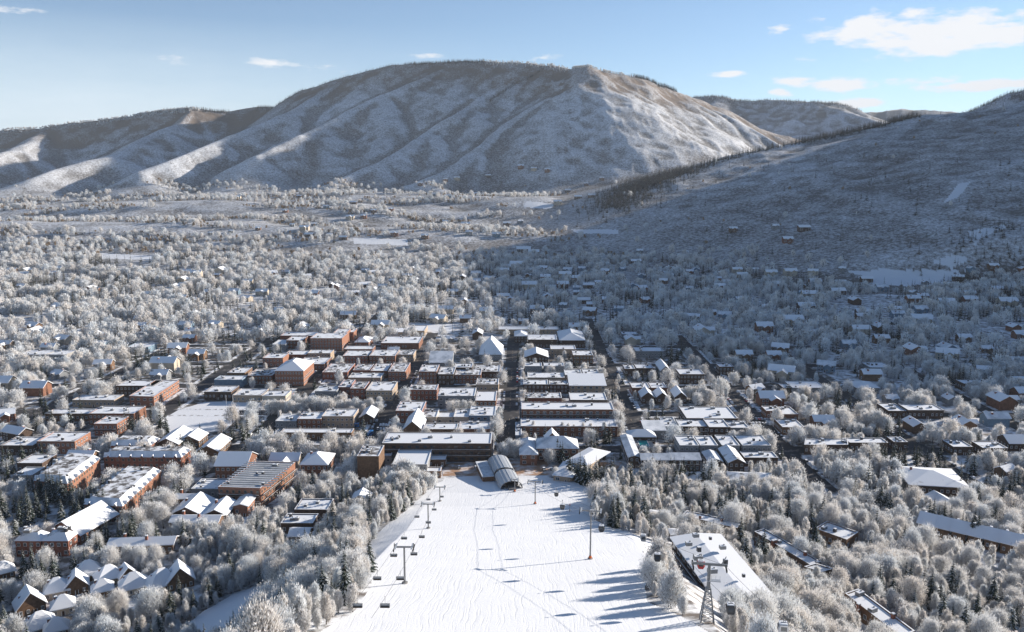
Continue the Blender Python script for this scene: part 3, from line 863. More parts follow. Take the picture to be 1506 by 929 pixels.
def proj_area(poly): return sum(poly[i][0] * poly[(i + 1) % len(poly)][1] - poly[(i + 1) % len(poly)][0] * poly[i][1] for i in range(len(poly))) / 2


def RB(x0, x1, yf, yb, H, wall, desc, cat='building', **kw):
    p, z0 = roofrect(x0, x1, yf, yb, H); return building(desc, cat, p, z0, H, wall, **kw)


def QB(A, B, D, H, wall, desc, cat='building', **kw):
    p, z0 = quadroof(A, B, D, H)
    if proj_area(p) < 0: p = [p[1], p[0], p[3], p[2]]
    return building(desc, cat, p, z0, H, wall, **kw)


def LM(root, phrase): landmark(root.location.x, root.location.y, phrase)


# --- landmark buildings
r = RB(562, 722, 653, 637, 13, 'timber_dark', '', 'hotel', label='long four-storey dark hotel with flat white roof facing the gondola plaza', units=8, rmat='roof_snow_clean', wkind='b', win=2, maxwin=60, balc=True, gap=16); LM(r, 'the long flat-roofed plaza hotel')
r = RB(767, 903, 603, 592.5, 13, 'brick_brown', '', 'apartment block', label='long brown brick apartment block with clean white roof and dark balconies', units=7, rmat='roof_snow_clean', win=2, balc=True, gap=14); LM(r, 'the long brown balcony block')
r = RB(766, 908, 628, 616, 7.5, 'brick_brown', '', 'shop building', label='low white-roofed shop row directly in front of the brown balcony block', units=5, rmat='roof_snow_clean', gap=10); LM(r, 'the low white-roofed shop row')
r = RB(404, 446, 545, 531, 15, 'brick_orange', '', 'opera house', label='tall red-orange brick opera house with white hipped roof', roof='hip', pitch=.45, rmat='roof_snow_clean', win=3, storey=4.2, gap=22, chim=1); LM(r, 'the brick opera house')
r = RB(582, 621, 605, 591, 10, 'brick_red', '', 'shop building', label='square red brick corner building with flat roof beside Galena street crossing', units=4, gap=16); LM(r, 'the square red corner building')
r = RB(456, 503, 498, 490, 14, 'brick_orange', '', 'office building', label='big orange brick block with flat roof at the far end of Mill street', units=3, gap=14); LM(r, 'the big orange brick block')
r = RB(705, 738, 521, 508, 7, 'siding_grey', '', 'church', label='church with steep white pyramid roof beyond the shops', roof='hip', pitch=1.1, rmat='roof_snow_clean', win=3, gap=14); LM(r, 'the pyramid-roofed church')
r = RB(616, 642, 547, 537, 12, 'brick_brown', '', 'office building', label='three-storey brown brick building just in front of the blue-roofed hall', units=4, gap=12); LM(r, 'the three-storey brown brick building')
r = RB(631, 664, 533, 520, 7, 'siding_grey', '', 'hall', label='wide hall with pale blue snowy metal roof behind the brown brick building', roof='gable', pitch=.35, rmat='roof_metal_snow', win=0, gap=8); LM(r, 'the blue-roofed hall')
r = RB(838, 891, 567, 555, 8, 'stone_tan', '', 'museum', label='modern museum with sweeping white curved roof beside Spring street', roof='shed', pitch=.12, rmat='roof_snow_clean', win=2, gap=12); LM(r, 'the modern museum')
r = RB(772, 826, 586, 578, 7, 'brick_red', '', 'restaurant', label='low curved-front red brick restaurant behind the balcony block', units=6, rmat='roof_snow_patchy', gap=4); LM(r, 'the low red restaurant')
r = RB(1010, 1085, 616, 599, 9, 'timber_dark', '', 'market building', label='large square market building with bright flat roof and dark parapet', units=6, rmat='roof_snow_clean', gap=10, win=2); LM(r, 'the large market building')
r = RB(1000, 1036, 551, 543, 9, 'timber_dark', '', 'house', label='dark flat-topped house with small snowy pyramid on its roof', units=2, rmat='roof_snow_clean', gap=14); LM(r, 'the dark pyramid-topped house')
r = RB(733, 821, 485, 480, 6, 'stone_tan', '', 'school', label='very long low shaded school building below the far woods', units=3, rmat='roof_snow_clean', gap=14); LM(r, 'the long low school')
r = QB((1183, 655), (1247, 655), (1247, 646), 7, 'timber_dark', '', 'apartment block', label='long dark apartment block with speckled white roof among frosted cottonwoods', rmat='roof_snow_clean', gap=16, units=6); LM(r, 'the long dark apartment block')
r = RB(1250, 1306, 652, 645, 7, 'timber_dark', '', 'apartment block', label='dark flat-roofed block carrying one small white penthouse', rmat='roof_snow_clean', gap=14, units=2); LM(r, 'the penthouse block')
# big red brick mansard hotel: four wings
mans = dict(roof='mansard', rmat='roof_metal_snow', win=1, wkind='c', gap=20, dorm=7, units=3, storey=3.2)
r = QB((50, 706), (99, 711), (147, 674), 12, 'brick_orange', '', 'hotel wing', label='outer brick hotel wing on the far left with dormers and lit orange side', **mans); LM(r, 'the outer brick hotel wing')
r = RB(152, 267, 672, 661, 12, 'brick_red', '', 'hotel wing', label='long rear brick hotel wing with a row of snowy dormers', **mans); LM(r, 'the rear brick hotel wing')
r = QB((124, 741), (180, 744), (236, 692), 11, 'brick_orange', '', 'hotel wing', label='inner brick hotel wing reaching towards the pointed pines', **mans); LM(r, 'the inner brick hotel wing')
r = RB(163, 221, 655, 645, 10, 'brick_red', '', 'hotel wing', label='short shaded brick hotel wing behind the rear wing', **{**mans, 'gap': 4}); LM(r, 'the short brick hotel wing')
r = QB((321, 717), (383, 719), (434, 681), 13, 'brick_orange', '', 'hotel', label='brick residence hotel with ribbed grey solar roof and lit balconies', rmat='roof_metal_snow', units=6, balc=True, gap=20, wkind='c'); LM(r, 'the ribbed-roof brick hotel')
SOLAR = r
r = RB(316, 362, 685, 668, 10, 'brick_brown', '', 'hotel', label='gabled dark brick hotel front left of the ribbed-roof hotel', roof='gable', pitch=.5, rmat='roof_snow_clean', gap=14, chim=1); LM(r, 'the gabled dark brick front')
r = RB(442, 481, 683, 667, 10, 'brick_brown', '', 'hotel', label='gabled brick lodge behind the cottonwoods right of the ribbed-roof hotel', roof='hip', pitch=.5, rmat='roof_snow_clean', gap=12, chim=1); LM(r, 'the hip-roofed brick lodge')
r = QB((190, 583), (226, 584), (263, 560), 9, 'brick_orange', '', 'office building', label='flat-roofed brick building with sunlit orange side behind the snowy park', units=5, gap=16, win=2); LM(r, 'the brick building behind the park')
r = RB(170, 226, 568, 560, 9, 'timber_dark', '', 'office building', label='dark-walled flat building joined behind the park-side brick building', units=2, gap=10); LM(r, 'the dark-walled flat building')
r = RB(525, 557, 672, 656, 15, 'timber_brown', '', 'apartment block', label='tall windowless brown block with patchy flat roof near the slope foot', win=0, rmat='roof_snow_patchy', units=5, gap=20); LM(r, 'the tall brown block')
r = RB(577, 628, 684, 658, 8, 'concrete', '', 'ski lodge', label='ski lodge with big blank white roof left of the plaza', rmat='roof_snow_clean', units=0, gap=8); LM(r, 'the blank-roofed ski lodge')
r = RB(412, 517, 637, 631, 5, 'timber_brown', '', 'bus station', label='long low bus station with white roof and small centre gable', rmat='roof_snow_clean', units=1, gap=12); LM(r, 'the low bus station')
# slope-side hotel right of the plaza
hk = dict(roof='hip', pitch=.55, rmat='roof_metal_snow', win=2, gap=8)
r = RB(765, 790, 668, 646, 8, 'brick_brown', '', 'hotel wing', label='short hipped hotel wing at the corner of the gondola plaza', **hk); LM(r, 'the hipped plaza hotel wing')
r = RB(790, 850, 659, 646, 10, 'brick_brown', '', 'hotel', label='steep-roofed slopeside hotel with pointed white gables', **{**hk, 'gap': 20}); LM(r, 'the steep-roofed slopeside hotel')
r = QB((846, 680), (864, 684), (884, 662), 8, 'stone_tan', '', 'hotel wing', label='rounded stone hotel wing angled along its snowy courtyard', **{**hk, 'rmat': 'roof_snow_clean', 'pitch': .28}); LM(r, 'the angled stone hotel wing')
r = QB((814, 698), (838, 701), (856, 682), 5, 'stone_tan', '', 'hotel wing', label='low broad-roofed hotel terrace wing behind the clipped spruces', **{**hk, 'rmat': 'roof_snow_clean', 'gap': 4, 'pitch': .25}); LM(r, 'the low terrace wing')
r = RB(802, 822, 648, 641, 12, 'brick_brown', 'pointed gabled tower bay of the slopeside hotel', 'hotel wing', roof='gabley', pitch=1.1, rmat='roof_snow_clean', win=0, gap=2)
# pool hotel
r = RB(925, 941, 672, 641, 8, 'timber_dark', '', 'hotel wing', label='narrow pale-roofed hotel wing left of the turquoise pool', roof='gabley', pitch=.3, rmat='roof_metal_snow', gap=14); LM(r, 'the pool hotel side wing')
r = RB(944, 986, 676, 667, 8, 'timber_dark', '', 'hotel wing', label='dark front hotel wing just below the turquoise pool', roof='gable', pitch=.35, rmat='roof_metal_snow', gap=16, balc=True); LM(r, 'the pool hotel front wing')
r = RB(988, 1030, 676, 666, 8, 'timber_dark', '', 'hotel wing', label='shaded hotel wing with wavy white eaves right of the pool hotel front', roof='gable', pitch=.35, rmat='roof_metal_snow', gap=16, balc=True); LM(r, 'the wavy-eaved hotel wing')
pool = empty('swimming_pool', (*plane(945, 655, 0), .0)); tagp(pool, 'turquoise heated swimming pool inside the dark timber hotel', 'pool')
b = MB(); b.box(-7, -13, 0, 7, 13, 3.0, 'concrete'); b.obj('deck', pool); b = MB(); b.box(-3.6, -9.5, 3.004, 3.6, 7.5, 3.05, 'pool_water'); b.obj('water_surface', pool)
b = MB()
for sx in (-1, 1): b.box(sx * 3.6 - .3, -9.8, 3.0, sx * 3.6 + .3, 7.8, 3.15, 'paint_white')
b.obj('coping', pool); FOOT.append(([(pool.location.x - 8, pool.location.y - 14), (pool.location.x + 8, pool.location.y - 14), (pool.location.x + 8, pool.location.y + 14), (pool.location.x - 8, pool.location.y + 14)], 10)); LM(pool, 'the turquoise pool')
# right side, diagonal blocks near the lift
def HQ(A, B, D, H, wall, label, phrase, **kw):
    z = hit((A[0] + D[0]) / 2, (A[1] + D[1]) / 2, H)[2]
    a = Vector(plane(*A, z + H)); b_ = Vector(plane(*B, z + H)); d = Vector(plane(*D, z + H))
    p = [a, b_, d, a + d - b_]
    if proj_area(p) < 0: p = [p[1], p[0], p[3], p[2]]
    r = building('', kw.pop('cat', 'building'), p, z, H, wall, label=label, **kw); LM(r, phrase); return r


BIGROOF = HQ((1060, 882), (1136, 877), (1054, 787), 9, 'timber_dark', 'large steel-edged lodge with huge white low-gabled roof behind the lattice tower', 'the huge white-roofed lodge', roof='gabley', pitch=.10, rmat='roof_snow_clean', gap=14, balc=True, win=2, maxwin=40, cat='lodge')
HQ((1206, 841), (1221, 836), (1124, 779), 6, 'timber_dark', 'long stepped townhouse row with brick chimneys above the valley of aspens', 'the long stepped townhouse row', roof='flat', rmat='roof_snow_clean', gap=16, chim=3, units=2, cat='townhouse row')
HQ((1325, 938), (1345, 930), (1262, 868), 6, 'timber_brown', 'timber townhouse row running down to the bottom edge between aspens', 'the bottom townhouse row', roof='flat', rmat='roof_snow_clean', gap=14, chim=2, units=2, cat='townhouse row')
HQ((1084, 778), (1090, 770), (1010, 752), 6, 'timber_dark', 'narrow slanting condo row with one brick chimney behind the lift line', 'the narrow slanting condo row', roof='flat', rmat='roof_snow_clean', gap=13, chim=2, units=0, cat='condo row')
HQ((1245, 795), (1262, 784), (1216, 768), 6, 'timber_brown', 'shaded flat-roofed condo half hidden by frosted cottonwoods', 'the half-hidden condo', roof='flat', rmat='roof_snow', gap=14, units=2, cat='condo')
HQ((1208, 843), (1225, 838), (1200, 830), 5, 'timber_dark', 'small pale square roof at the lower end of the stepped row', 'the small square roof', roof='flat', rmat='roof_metal_snow', gap=8, units=0, cat='house')
for i in range(7):
    px = 1352 + i * 24; py = 757 + i * 5.6
    HQ((px, py + 12), (px + 20, py + 17), (px + 27, py + 5), 6.5, 'timber_brown', f'gabled townhouse in the diagonal row at the right edge, {("first", "second", "third", "fourth", "fifth", "sixth", "seventh")[i]} from its upper end', ('the upper row townhouse', 'the second row townhouse', 'the third row townhouse', 'the fourth row townhouse', 'the fifth row townhouse', 'the sixth row townhouse', 'the last row townhouse')[i], roof='gable', pitch=.6, rmat='roof_snow_clean', gap=12, cat='townhouse', win=3, chim=1, maxwin=8)
r = HQ((1338, 712), (1408, 716), (1398, 690), 7, 'timber_dark', 'large chalet with broad icy-white roof half covered by trees', 'the broad-roofed chalet', roof='hip', pitch=.25, rmat='roof_snow_clean', gap=12, cat='chalet', chim=1)
HQ((1380, 744), (1402, 743), (1388, 729), 5, 'timber_brown', 'small cabin with shiny lean roof below the broad-roofed chalet', 'the small lean-roofed cabin', roof='gabley', pitch=.5, rmat='roof_metal_snow', gap=8, cat='cabin', maxwin=6)
HQ((1015, 706), (1040, 704), (1036, 694), 5, 'timber_dark', 'low cabin with peaked white roof behind dark pines', 'the low peaked cabin', roof='hip', pitch=.4, rmat='roof_snow_clean', gap=12, cat='cabin', maxwin=6)
HQ((1075, 704), (1137, 706), (1132, 696), 6, 'timber_dark', 'long low house with pale roof in front of the hotel gables', 'the long low pale-roofed house', roof='hip', pitch=.3, rmat='roof_snow', gap=10, cat='house', maxwin=10)
HQ((988, 786), (1016, 786), (1012, 778), 5, 'timber_dark', 'small lift-side cabin with flat snow cap above the white-roofed lodge', 'the lift-side cabin', roof='hip', pitch=.2, rmat='roof_snow_clean', gap=6, cat='cabin', maxwin=6)
HQ((958, 760), (984, 762), (980, 752), 5, 'timber_brown', 'small snow-capped cabin deep in frosted aspens beside the run', 'the snow-capped aspen cabin', roof='hip', pitch=.2, rmat='roof_snow_clean', gap=6, cat='cabin', maxwin=6)
# left foreground: steep white chalets
for i, (px, py, w) in enumerate(((83, 858, 15), (129, 834, 17), (112, 852, 14), (159, 840, 16), (150, 858, 13), (186, 838, 11), (196, 852, 18), (238, 848, 20), (264, 843, 18), (58, 910, 18), (82, 915, 14), (43, 880, 17), (92, 882, 14), (4, 832, 12))):
    z = hit(px, py, 5)[2]; a = plane(px, py, z + 6)
    s = w / F0 * math.hypot(a[0], a[1]) * .98
    an = R(40 if i % 2 else 28); ca, sa = math.cos(an), math.sin(an)
    pl = [(a[0] + u * ca - v * sa, a[1] + u * sa + v * ca) for u, v in ((-s, -s * .8), (s, -s * .8), (s, s * .8), (-s, s * .8))]
    r = building('steep white-roofed chalet with snow-covered gable', 'chalet', pl, z, 3.8, 'timber_brown' if i % 3 else 'stucco_cream', roof=('hip', 'hip', 'gabley')[i % 3], pitch=1.1, rmat='roof_snow_clean', gap=13, chim=1, win=3, maxwin=6)
    if i in (0, 6, 8, 9): LM(r, {0: 'the front steep chalet', 6: 'the tallest steep chalet', 8: 'the end steep chalet', 9: 'the lowest steep chalet'}[i])
HQ((86, 783), (118, 787), (156, 754), 6, 'brick_brown', 'long barn-like house with one broad sunlit white roof slope', 'the barn-like house', roof='gabley', pitch=.6, rmat='roof_snow_clean', gap=14, cat='house', chim=3)
RB(22, 60, 795, 784, 9, 'brick_red', 'turreted brick town house with patchy snow', 'house', roof='mansard', rmat='roof_snow', gap=14, chim=1, maxwin=20)
RB(62, 100, 795, 784, 9, 'brick_red', 'turreted brick town house with chimney', 'house', roof='mansard', rmat='roof_snow', gap=14, chim=1, maxwin=20)
r = HQ((165, 803), (254, 800), (256, 789), 6, 'timber_brown', 'long low house with brick end chimney behind the white chalets', 'the long low house', roof='gable', pitch=.45, rmat='roof_snow_clean', gap=10, cat='house', chim=2)
for (x0, x1, yf, yb, H, wl, ds, kw) in (
    (250, 297, 757, 735, 6, 'timber_dark', 'dark timber house with sunlit gable roof', dict(roof='gabley', pitch=.5, chim=1)),
    (300, 332, 757, 738, 6, 'timber_dark', 'dark timber house with smooth white roof', dict(roof='gabley', pitch=.5, chim=1)),
    (250, 320, 768, 758, 6, 'timber_brown', 'low timber house with long white roof', dict(roof='gable', pitch=.4, chim=2)),
    (256, 290, 733, 727, 6, 'timber_brown', 'low timber house with long white roof', dict(roof='gable', pitch=.4, chim=1)),
    (281, 326, 720, 705, 6, 'siding_grey', 'grey house with flat bright roof', dict(units=2)),
    (343, 364, 744, 729, 7, 'brick_orange', 'small orange brick house with metal roof', dict(roof='gabley', pitch=.3, rmat='roof_metal_snow')),
    (433, 482, 751, 735, 6, 'timber_dark', 'dark lodge with shaded white roof', dict(units=2, gap=14)),
    (413, 460, 772, 758, 6, 'timber_dark', 'dark lodge with stepped white roofs', dict(units=3, gap=14)),
    (517, 541, 736, 726, 5, 'timber_brown', 'small chalet at the slope edge', dict(roof='gabley', pitch=.6, gap=9)),
    (425, 452, 790, 778, 5, 'timber_dark', 'small cabin between aspens', dict(roof='gable', pitch=.4)),
    (263, 292, 648, 637, 6, 'timber_brown', 'timber house with tilted white roof', dict(roof='gabley', pitch=.5)),
    (290, 320, 663, 645, 6, 'timber_brown', 'timber house with tilted white roof', dict(roof='gabley', pitch=.5)),
    (228, 262, 653, 634, 7, 'timber_dark', 'dark house with tilted snowy roof', dict(roof='gabley', pitch=.5)),
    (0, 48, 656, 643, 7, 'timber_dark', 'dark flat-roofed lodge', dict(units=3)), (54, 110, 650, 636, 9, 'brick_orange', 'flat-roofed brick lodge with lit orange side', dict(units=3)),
    (25, 62, 682, 669, 7, 'timber_dark', 'dark flat-roofed lodge', dict(units=2)), (19, 47, 700, 688, 6, 'siding_grey', 'grey flat-roofed house', dict(units=1)),
    (130, 197, 609, 598, 9, 'brick_brown', 'flat-roofed brown brick building', dict(units=4, gap=12)), (138, 172, 624, 613, 9, 'brick_orange', 'brick balcony building', dict(units=3, balc=True, gap=12)),
    (66, 130, 609, 602, 6, 'timber_brown', 'low flat-roofed building', dict(units=2)), (106, 168, 589, 581, 6, 'stone_tan', 'low flat-roofed building', dict(units=2)), (62, 112, 642, 636, 6, 'timber_brown', 'low flat-roofed building', dict(units=1)),
    (26, 66, 522, 515, 8, 'concrete', 'wide flat civic building', dict(units=3, gap=20)), (68, 96, 522, 515, 8, 'concrete', 'wide flat civic building', dict(units=2, gap=20)), (116, 150, 506, 501, 7, 'siding_blue', 'civic building with bluish walls', dict(gap=12)), (186, 218, 511, 505, 6, 'siding_blue', 'civic building with bluish walls', dict(gap=12)),
    (300, 340, 577, 568, 7, 'timber_dark', 'park-side row building with flat roof', dict(units=3, gap=12)), (342, 384, 582, 572, 6, 'stone_tan', 'park-side row building with flat roof', dict(units=3, gap=12)), (385, 420, 583, 575, 6, 'stucco_cream', 'park-side row building with flat roof', dict(units=3, gap=10)),
    (315, 356, 559, 553, 7, 'siding_blue', 'pale blue-walled shop building', dict(win=0)), (334, 360, 549, 541, 7, 'timber_brown', 'brown shop building with white roof', dict()), (364, 400, 553, 543, 8, 'brick_brown', 'brown brick building with cluttered roof', dict(units=6, rmat='roof_snow_patchy')),
    (386, 416, 527, 520, 9, 'brick_orange', 'orange brick corner building', dict()), (418, 450, 522, 516, 7, 'brick_brown', 'brown brick shop', dict()), (452, 486, 520, 515, 8, 'stone_tan', 'tan three-storey shop building', dict()),
    (437, 477, 536, 526, 6, 'brick_brown', 'brown brick shop with white roof', dict(units=4)), (474, 511, 548, 535, 7, 'brick_red', 'red brick shop', dict(units=4, rmat='roof_snow_patchy')), (463, 495, 576, 568, 6, 'siding_grey', 'grey shop with bluish roof', dict(rmat='roof_metal_snow')),
    (497, 514, 570, 559, 7, 'brick_red', 'red brick shop', dict()), (515, 536, 572, 562, 9, 'brick_red', 'red brick shop', dict(rmat='roof_snow_patchy')), (538, 577, 575, 562, 9, 'stone_tan', 'tan corner building with flat white roof', dict(units=3, gap=14)),
    (519, 543, 545, 536, 7, 'brick_red', 'red brick shop', dict(rmat='roof_snow_patchy')), (545, 569, 546, 535, 7, 'brick_brown', 'brown brick shop', dict(rmat='roof_snow')), (571, 596, 547, 534, 9, 'brick_orange', 'orange brick corner building', dict(rmat='roof_snow_patchy')), (512, 560, 556, 549, 6, 'stone_tan', 'tan shop with white roof', dict()),
    (504, 541, 524, 516, 8, 'brick_red', 'red brick shop', dict()), (543, 581, 524, 515, 9, 'brick_brown', 'brown brick shop with even windows', dict()), (583, 608, 522, 515, 8, 'stone_tan', 'tan shop with cluttered roof', dict(rmat='roof_snow_patchy')), (506, 548, 514, 509, 6, 'brick_brown', 'brown brick shop', dict()),
    (412, 463, 494, 488, 9, 'brick_red', 'red brick office building', dict(gap=12)), (489, 508, 491, 484, 13, 'brick_orange', 'tall orange brick block', dict()), (509, 520, 489, 484, 10, 'brick_orange', 'narrow orange brick block', dict()), (400, 420, 507, 500, 6, 'siding_grey', 'grey hall with white roof', dict(units=0, rmat='roof_snow_clean')), (421, 445, 501, 495, 9, 'brick_brown', 'brown brick block', dict()),
    (522, 542, 503, 496, 7, 'brick_orange', 'small brick building with peaked roof', dict(roof='hip', pitch=.4)), (560, 616, 505, 495, 7, 'brick_brown', 'flat brown brick building with broad eaves', dict(units=5, rmat='roof_snow_clean')), (595, 624, 487, 479, 6, 'stone_tan', 'low tan building beside the white field', dict(rmat='roof_snow_clean')), (573, 594, 489, 482, 6, 'stone_tan', 'low tan building beside the white field', dict(rmat='roof_snow_clean')),
    (644, 667, 551, 540, 10, 'timber_dark', 'dark-fronted shop with brown tower walls', dict(units=5)), (669, 707, 552, 543, 8, 'brick_brown', 'brown brick shop with cluttered roof', dict(units=6, rmat='roof_snow_patchy')), (668, 694, 541, 535, 10, 'timber_dark', 'dark-fronted shop', dict()), (698, 735, 547, 537, 7, 'timber_dark', 'dark shop beside Hunter street', dict(rmat='roof_snow_patchy')),
    (700, 733, 566, 557, 7, 'stone_tan', 'shop with pale roof terraces', dict(rmat='roof_snow_patchy', units=5)), (601, 642, 574, 566, 9, 'brick_red', 'red brick shop around a court', dict(rmat='roof_snow_patchy', units=5)), (644, 698, 583, 571, 10, 'siding_grey', 'grey glass-fronted building', dict(win=2, units=6)), (699, 729, 590, 576, 8, 'brick_brown', 'brown brick store with blank white roof', dict(units=1, rmat='roof_snow_clean', gap=10)),
    (618, 642, 614, 602, 7, 'stucco_cream', 'cream court building', dict(units=3, rmat='roof_snow_patchy')), (643, 666, 614, 607, 6, 'stucco_cream', 'cream court building', dict(units=0)), (667, 689, 614, 602, 7, 'stucco_cream', 'cream court building', dict(units=3)), (690, 728, 612, 598, 8, 'siding_blue', 'blue-windowed shop', dict(win=2, units=4)),
    (593, 620, 632, 613, 6, 'timber_brown', 'white gabled chapel-like shop', dict(roof='gabley', pitch=.9, rmat='roof_snow_clean', gap=12)), (622, 672, 632, 623, 7, 'timber_brown', 'balcony-fronted shop row', dict(balc=True)), (674, 720, 632, 621, 7, 'brick_brown', 'balcony-fronted shop row', dict(balc=True)),
    (405, 436, 620, 609, 6, 'siding_grey', 'stepped grey shop', dict(units=2)), (437, 472, 617, 606, 8, 'brick_brown', 'brown brick shop with young trees in front', dict(units=3)), (473, 520, 613, 602, 9, 'stone_tan', 'stone-fronted building with flat roof', dict(units=6)), (529, 549, 614, 602, 6, 'timber_dark', 'gabled timber shop', dict(roof='gabley', pitch=.6)),
    (550, 575, 671, 663, 6, 'concrete', 'low concrete annex', dict()), (629, 655, 677, 670, 5, 'timber_dark', 'low plaza cafe with snowy roof', dict(units=0, rmat='roof_snow_clean')), (624, 648, 694, 688, 4, 'timber_brown', 'low slopeside hut', dict(units=0, rmat='roof_snow_clean')),
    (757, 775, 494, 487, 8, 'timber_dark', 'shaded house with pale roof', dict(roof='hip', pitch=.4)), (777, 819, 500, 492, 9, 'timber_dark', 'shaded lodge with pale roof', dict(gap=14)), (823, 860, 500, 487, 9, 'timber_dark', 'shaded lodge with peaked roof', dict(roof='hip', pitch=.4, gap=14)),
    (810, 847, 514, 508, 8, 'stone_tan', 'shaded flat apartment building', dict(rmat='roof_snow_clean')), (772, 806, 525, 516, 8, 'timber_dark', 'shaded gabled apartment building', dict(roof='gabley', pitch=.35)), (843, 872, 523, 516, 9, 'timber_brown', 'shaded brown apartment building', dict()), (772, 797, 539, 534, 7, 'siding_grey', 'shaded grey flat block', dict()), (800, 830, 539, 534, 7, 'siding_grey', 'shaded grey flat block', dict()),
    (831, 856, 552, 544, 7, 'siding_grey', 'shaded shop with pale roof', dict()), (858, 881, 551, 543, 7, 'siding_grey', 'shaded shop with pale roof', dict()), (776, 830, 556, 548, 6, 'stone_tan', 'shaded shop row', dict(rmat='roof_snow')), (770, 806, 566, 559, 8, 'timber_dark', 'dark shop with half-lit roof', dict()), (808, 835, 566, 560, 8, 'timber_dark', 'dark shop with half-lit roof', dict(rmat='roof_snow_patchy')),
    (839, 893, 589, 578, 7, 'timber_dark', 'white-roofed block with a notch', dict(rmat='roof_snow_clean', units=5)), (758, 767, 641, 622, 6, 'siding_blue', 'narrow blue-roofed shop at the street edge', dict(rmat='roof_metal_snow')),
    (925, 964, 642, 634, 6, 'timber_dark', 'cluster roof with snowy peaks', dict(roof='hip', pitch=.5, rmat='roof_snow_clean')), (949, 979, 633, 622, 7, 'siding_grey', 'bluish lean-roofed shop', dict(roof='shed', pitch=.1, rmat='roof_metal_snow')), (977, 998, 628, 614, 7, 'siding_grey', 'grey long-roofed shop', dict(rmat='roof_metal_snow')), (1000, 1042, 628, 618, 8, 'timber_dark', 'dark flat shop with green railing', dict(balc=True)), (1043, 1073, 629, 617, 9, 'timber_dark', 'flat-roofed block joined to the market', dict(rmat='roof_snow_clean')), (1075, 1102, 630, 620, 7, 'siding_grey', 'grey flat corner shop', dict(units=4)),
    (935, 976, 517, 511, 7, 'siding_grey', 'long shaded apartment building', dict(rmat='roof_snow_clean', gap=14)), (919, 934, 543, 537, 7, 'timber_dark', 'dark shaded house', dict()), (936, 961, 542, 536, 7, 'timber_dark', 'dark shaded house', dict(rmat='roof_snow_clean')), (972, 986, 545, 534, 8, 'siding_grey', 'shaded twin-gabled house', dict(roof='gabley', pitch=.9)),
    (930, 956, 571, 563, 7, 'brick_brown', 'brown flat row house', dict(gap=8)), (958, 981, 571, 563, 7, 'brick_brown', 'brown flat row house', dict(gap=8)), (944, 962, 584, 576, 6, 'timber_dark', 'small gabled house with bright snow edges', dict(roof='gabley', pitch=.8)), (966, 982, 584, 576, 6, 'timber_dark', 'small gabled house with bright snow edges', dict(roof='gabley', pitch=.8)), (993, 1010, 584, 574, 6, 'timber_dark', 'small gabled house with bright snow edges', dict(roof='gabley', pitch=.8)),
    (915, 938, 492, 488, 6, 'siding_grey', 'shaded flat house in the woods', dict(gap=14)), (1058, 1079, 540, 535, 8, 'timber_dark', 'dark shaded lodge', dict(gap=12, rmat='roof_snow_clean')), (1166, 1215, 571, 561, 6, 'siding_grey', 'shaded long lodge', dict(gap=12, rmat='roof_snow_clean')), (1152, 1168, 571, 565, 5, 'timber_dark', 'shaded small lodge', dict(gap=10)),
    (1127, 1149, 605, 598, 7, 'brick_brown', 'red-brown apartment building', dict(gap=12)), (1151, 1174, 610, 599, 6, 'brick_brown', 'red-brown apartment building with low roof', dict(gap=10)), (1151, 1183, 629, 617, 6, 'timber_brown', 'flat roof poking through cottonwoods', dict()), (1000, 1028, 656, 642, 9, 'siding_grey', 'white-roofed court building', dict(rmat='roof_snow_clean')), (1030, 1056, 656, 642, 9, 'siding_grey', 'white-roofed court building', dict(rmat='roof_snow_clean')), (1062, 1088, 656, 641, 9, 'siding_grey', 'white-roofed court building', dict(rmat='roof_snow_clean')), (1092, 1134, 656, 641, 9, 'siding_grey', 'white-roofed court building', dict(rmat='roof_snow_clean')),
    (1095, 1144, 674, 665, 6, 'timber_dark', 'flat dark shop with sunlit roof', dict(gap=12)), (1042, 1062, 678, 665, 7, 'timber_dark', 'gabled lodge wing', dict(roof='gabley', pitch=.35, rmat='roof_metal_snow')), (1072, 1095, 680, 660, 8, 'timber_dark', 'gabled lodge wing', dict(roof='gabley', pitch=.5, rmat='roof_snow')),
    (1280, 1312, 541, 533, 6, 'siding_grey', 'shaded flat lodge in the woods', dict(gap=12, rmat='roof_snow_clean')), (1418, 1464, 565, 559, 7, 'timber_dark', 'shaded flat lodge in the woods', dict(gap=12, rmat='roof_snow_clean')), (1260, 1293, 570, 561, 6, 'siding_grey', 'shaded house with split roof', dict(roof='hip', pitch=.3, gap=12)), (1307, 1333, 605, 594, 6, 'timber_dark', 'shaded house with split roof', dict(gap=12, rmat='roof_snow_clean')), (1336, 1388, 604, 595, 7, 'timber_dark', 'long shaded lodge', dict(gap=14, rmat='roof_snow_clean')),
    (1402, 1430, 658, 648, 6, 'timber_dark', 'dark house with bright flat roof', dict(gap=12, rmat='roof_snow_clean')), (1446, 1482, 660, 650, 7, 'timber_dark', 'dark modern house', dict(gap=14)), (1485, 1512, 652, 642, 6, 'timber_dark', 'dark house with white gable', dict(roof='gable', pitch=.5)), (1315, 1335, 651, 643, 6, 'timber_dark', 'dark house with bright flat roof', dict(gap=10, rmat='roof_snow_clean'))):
    k = dict(kw); k.setdefault('gap', 9)
    if yf < 515: k.setdefault('maxwin', 8); k.setdefault('units', 1)
    elif yf < 560: k.setdefault('maxwin', 16)
    else: k.setdefault('maxwin', 26)
    if k.get('roof') in ('gabley', 'gable', 'hip'): k.setdefault('rmat', 'roof_snow_clean')
    RB(x0, x1, yf, yb, H, wl, ds, 'shop' if 'shop' in ds or 'store' in ds else 'house' if 'house' in ds else 'lodge' if 'lodge' in ds else 'building', **k)
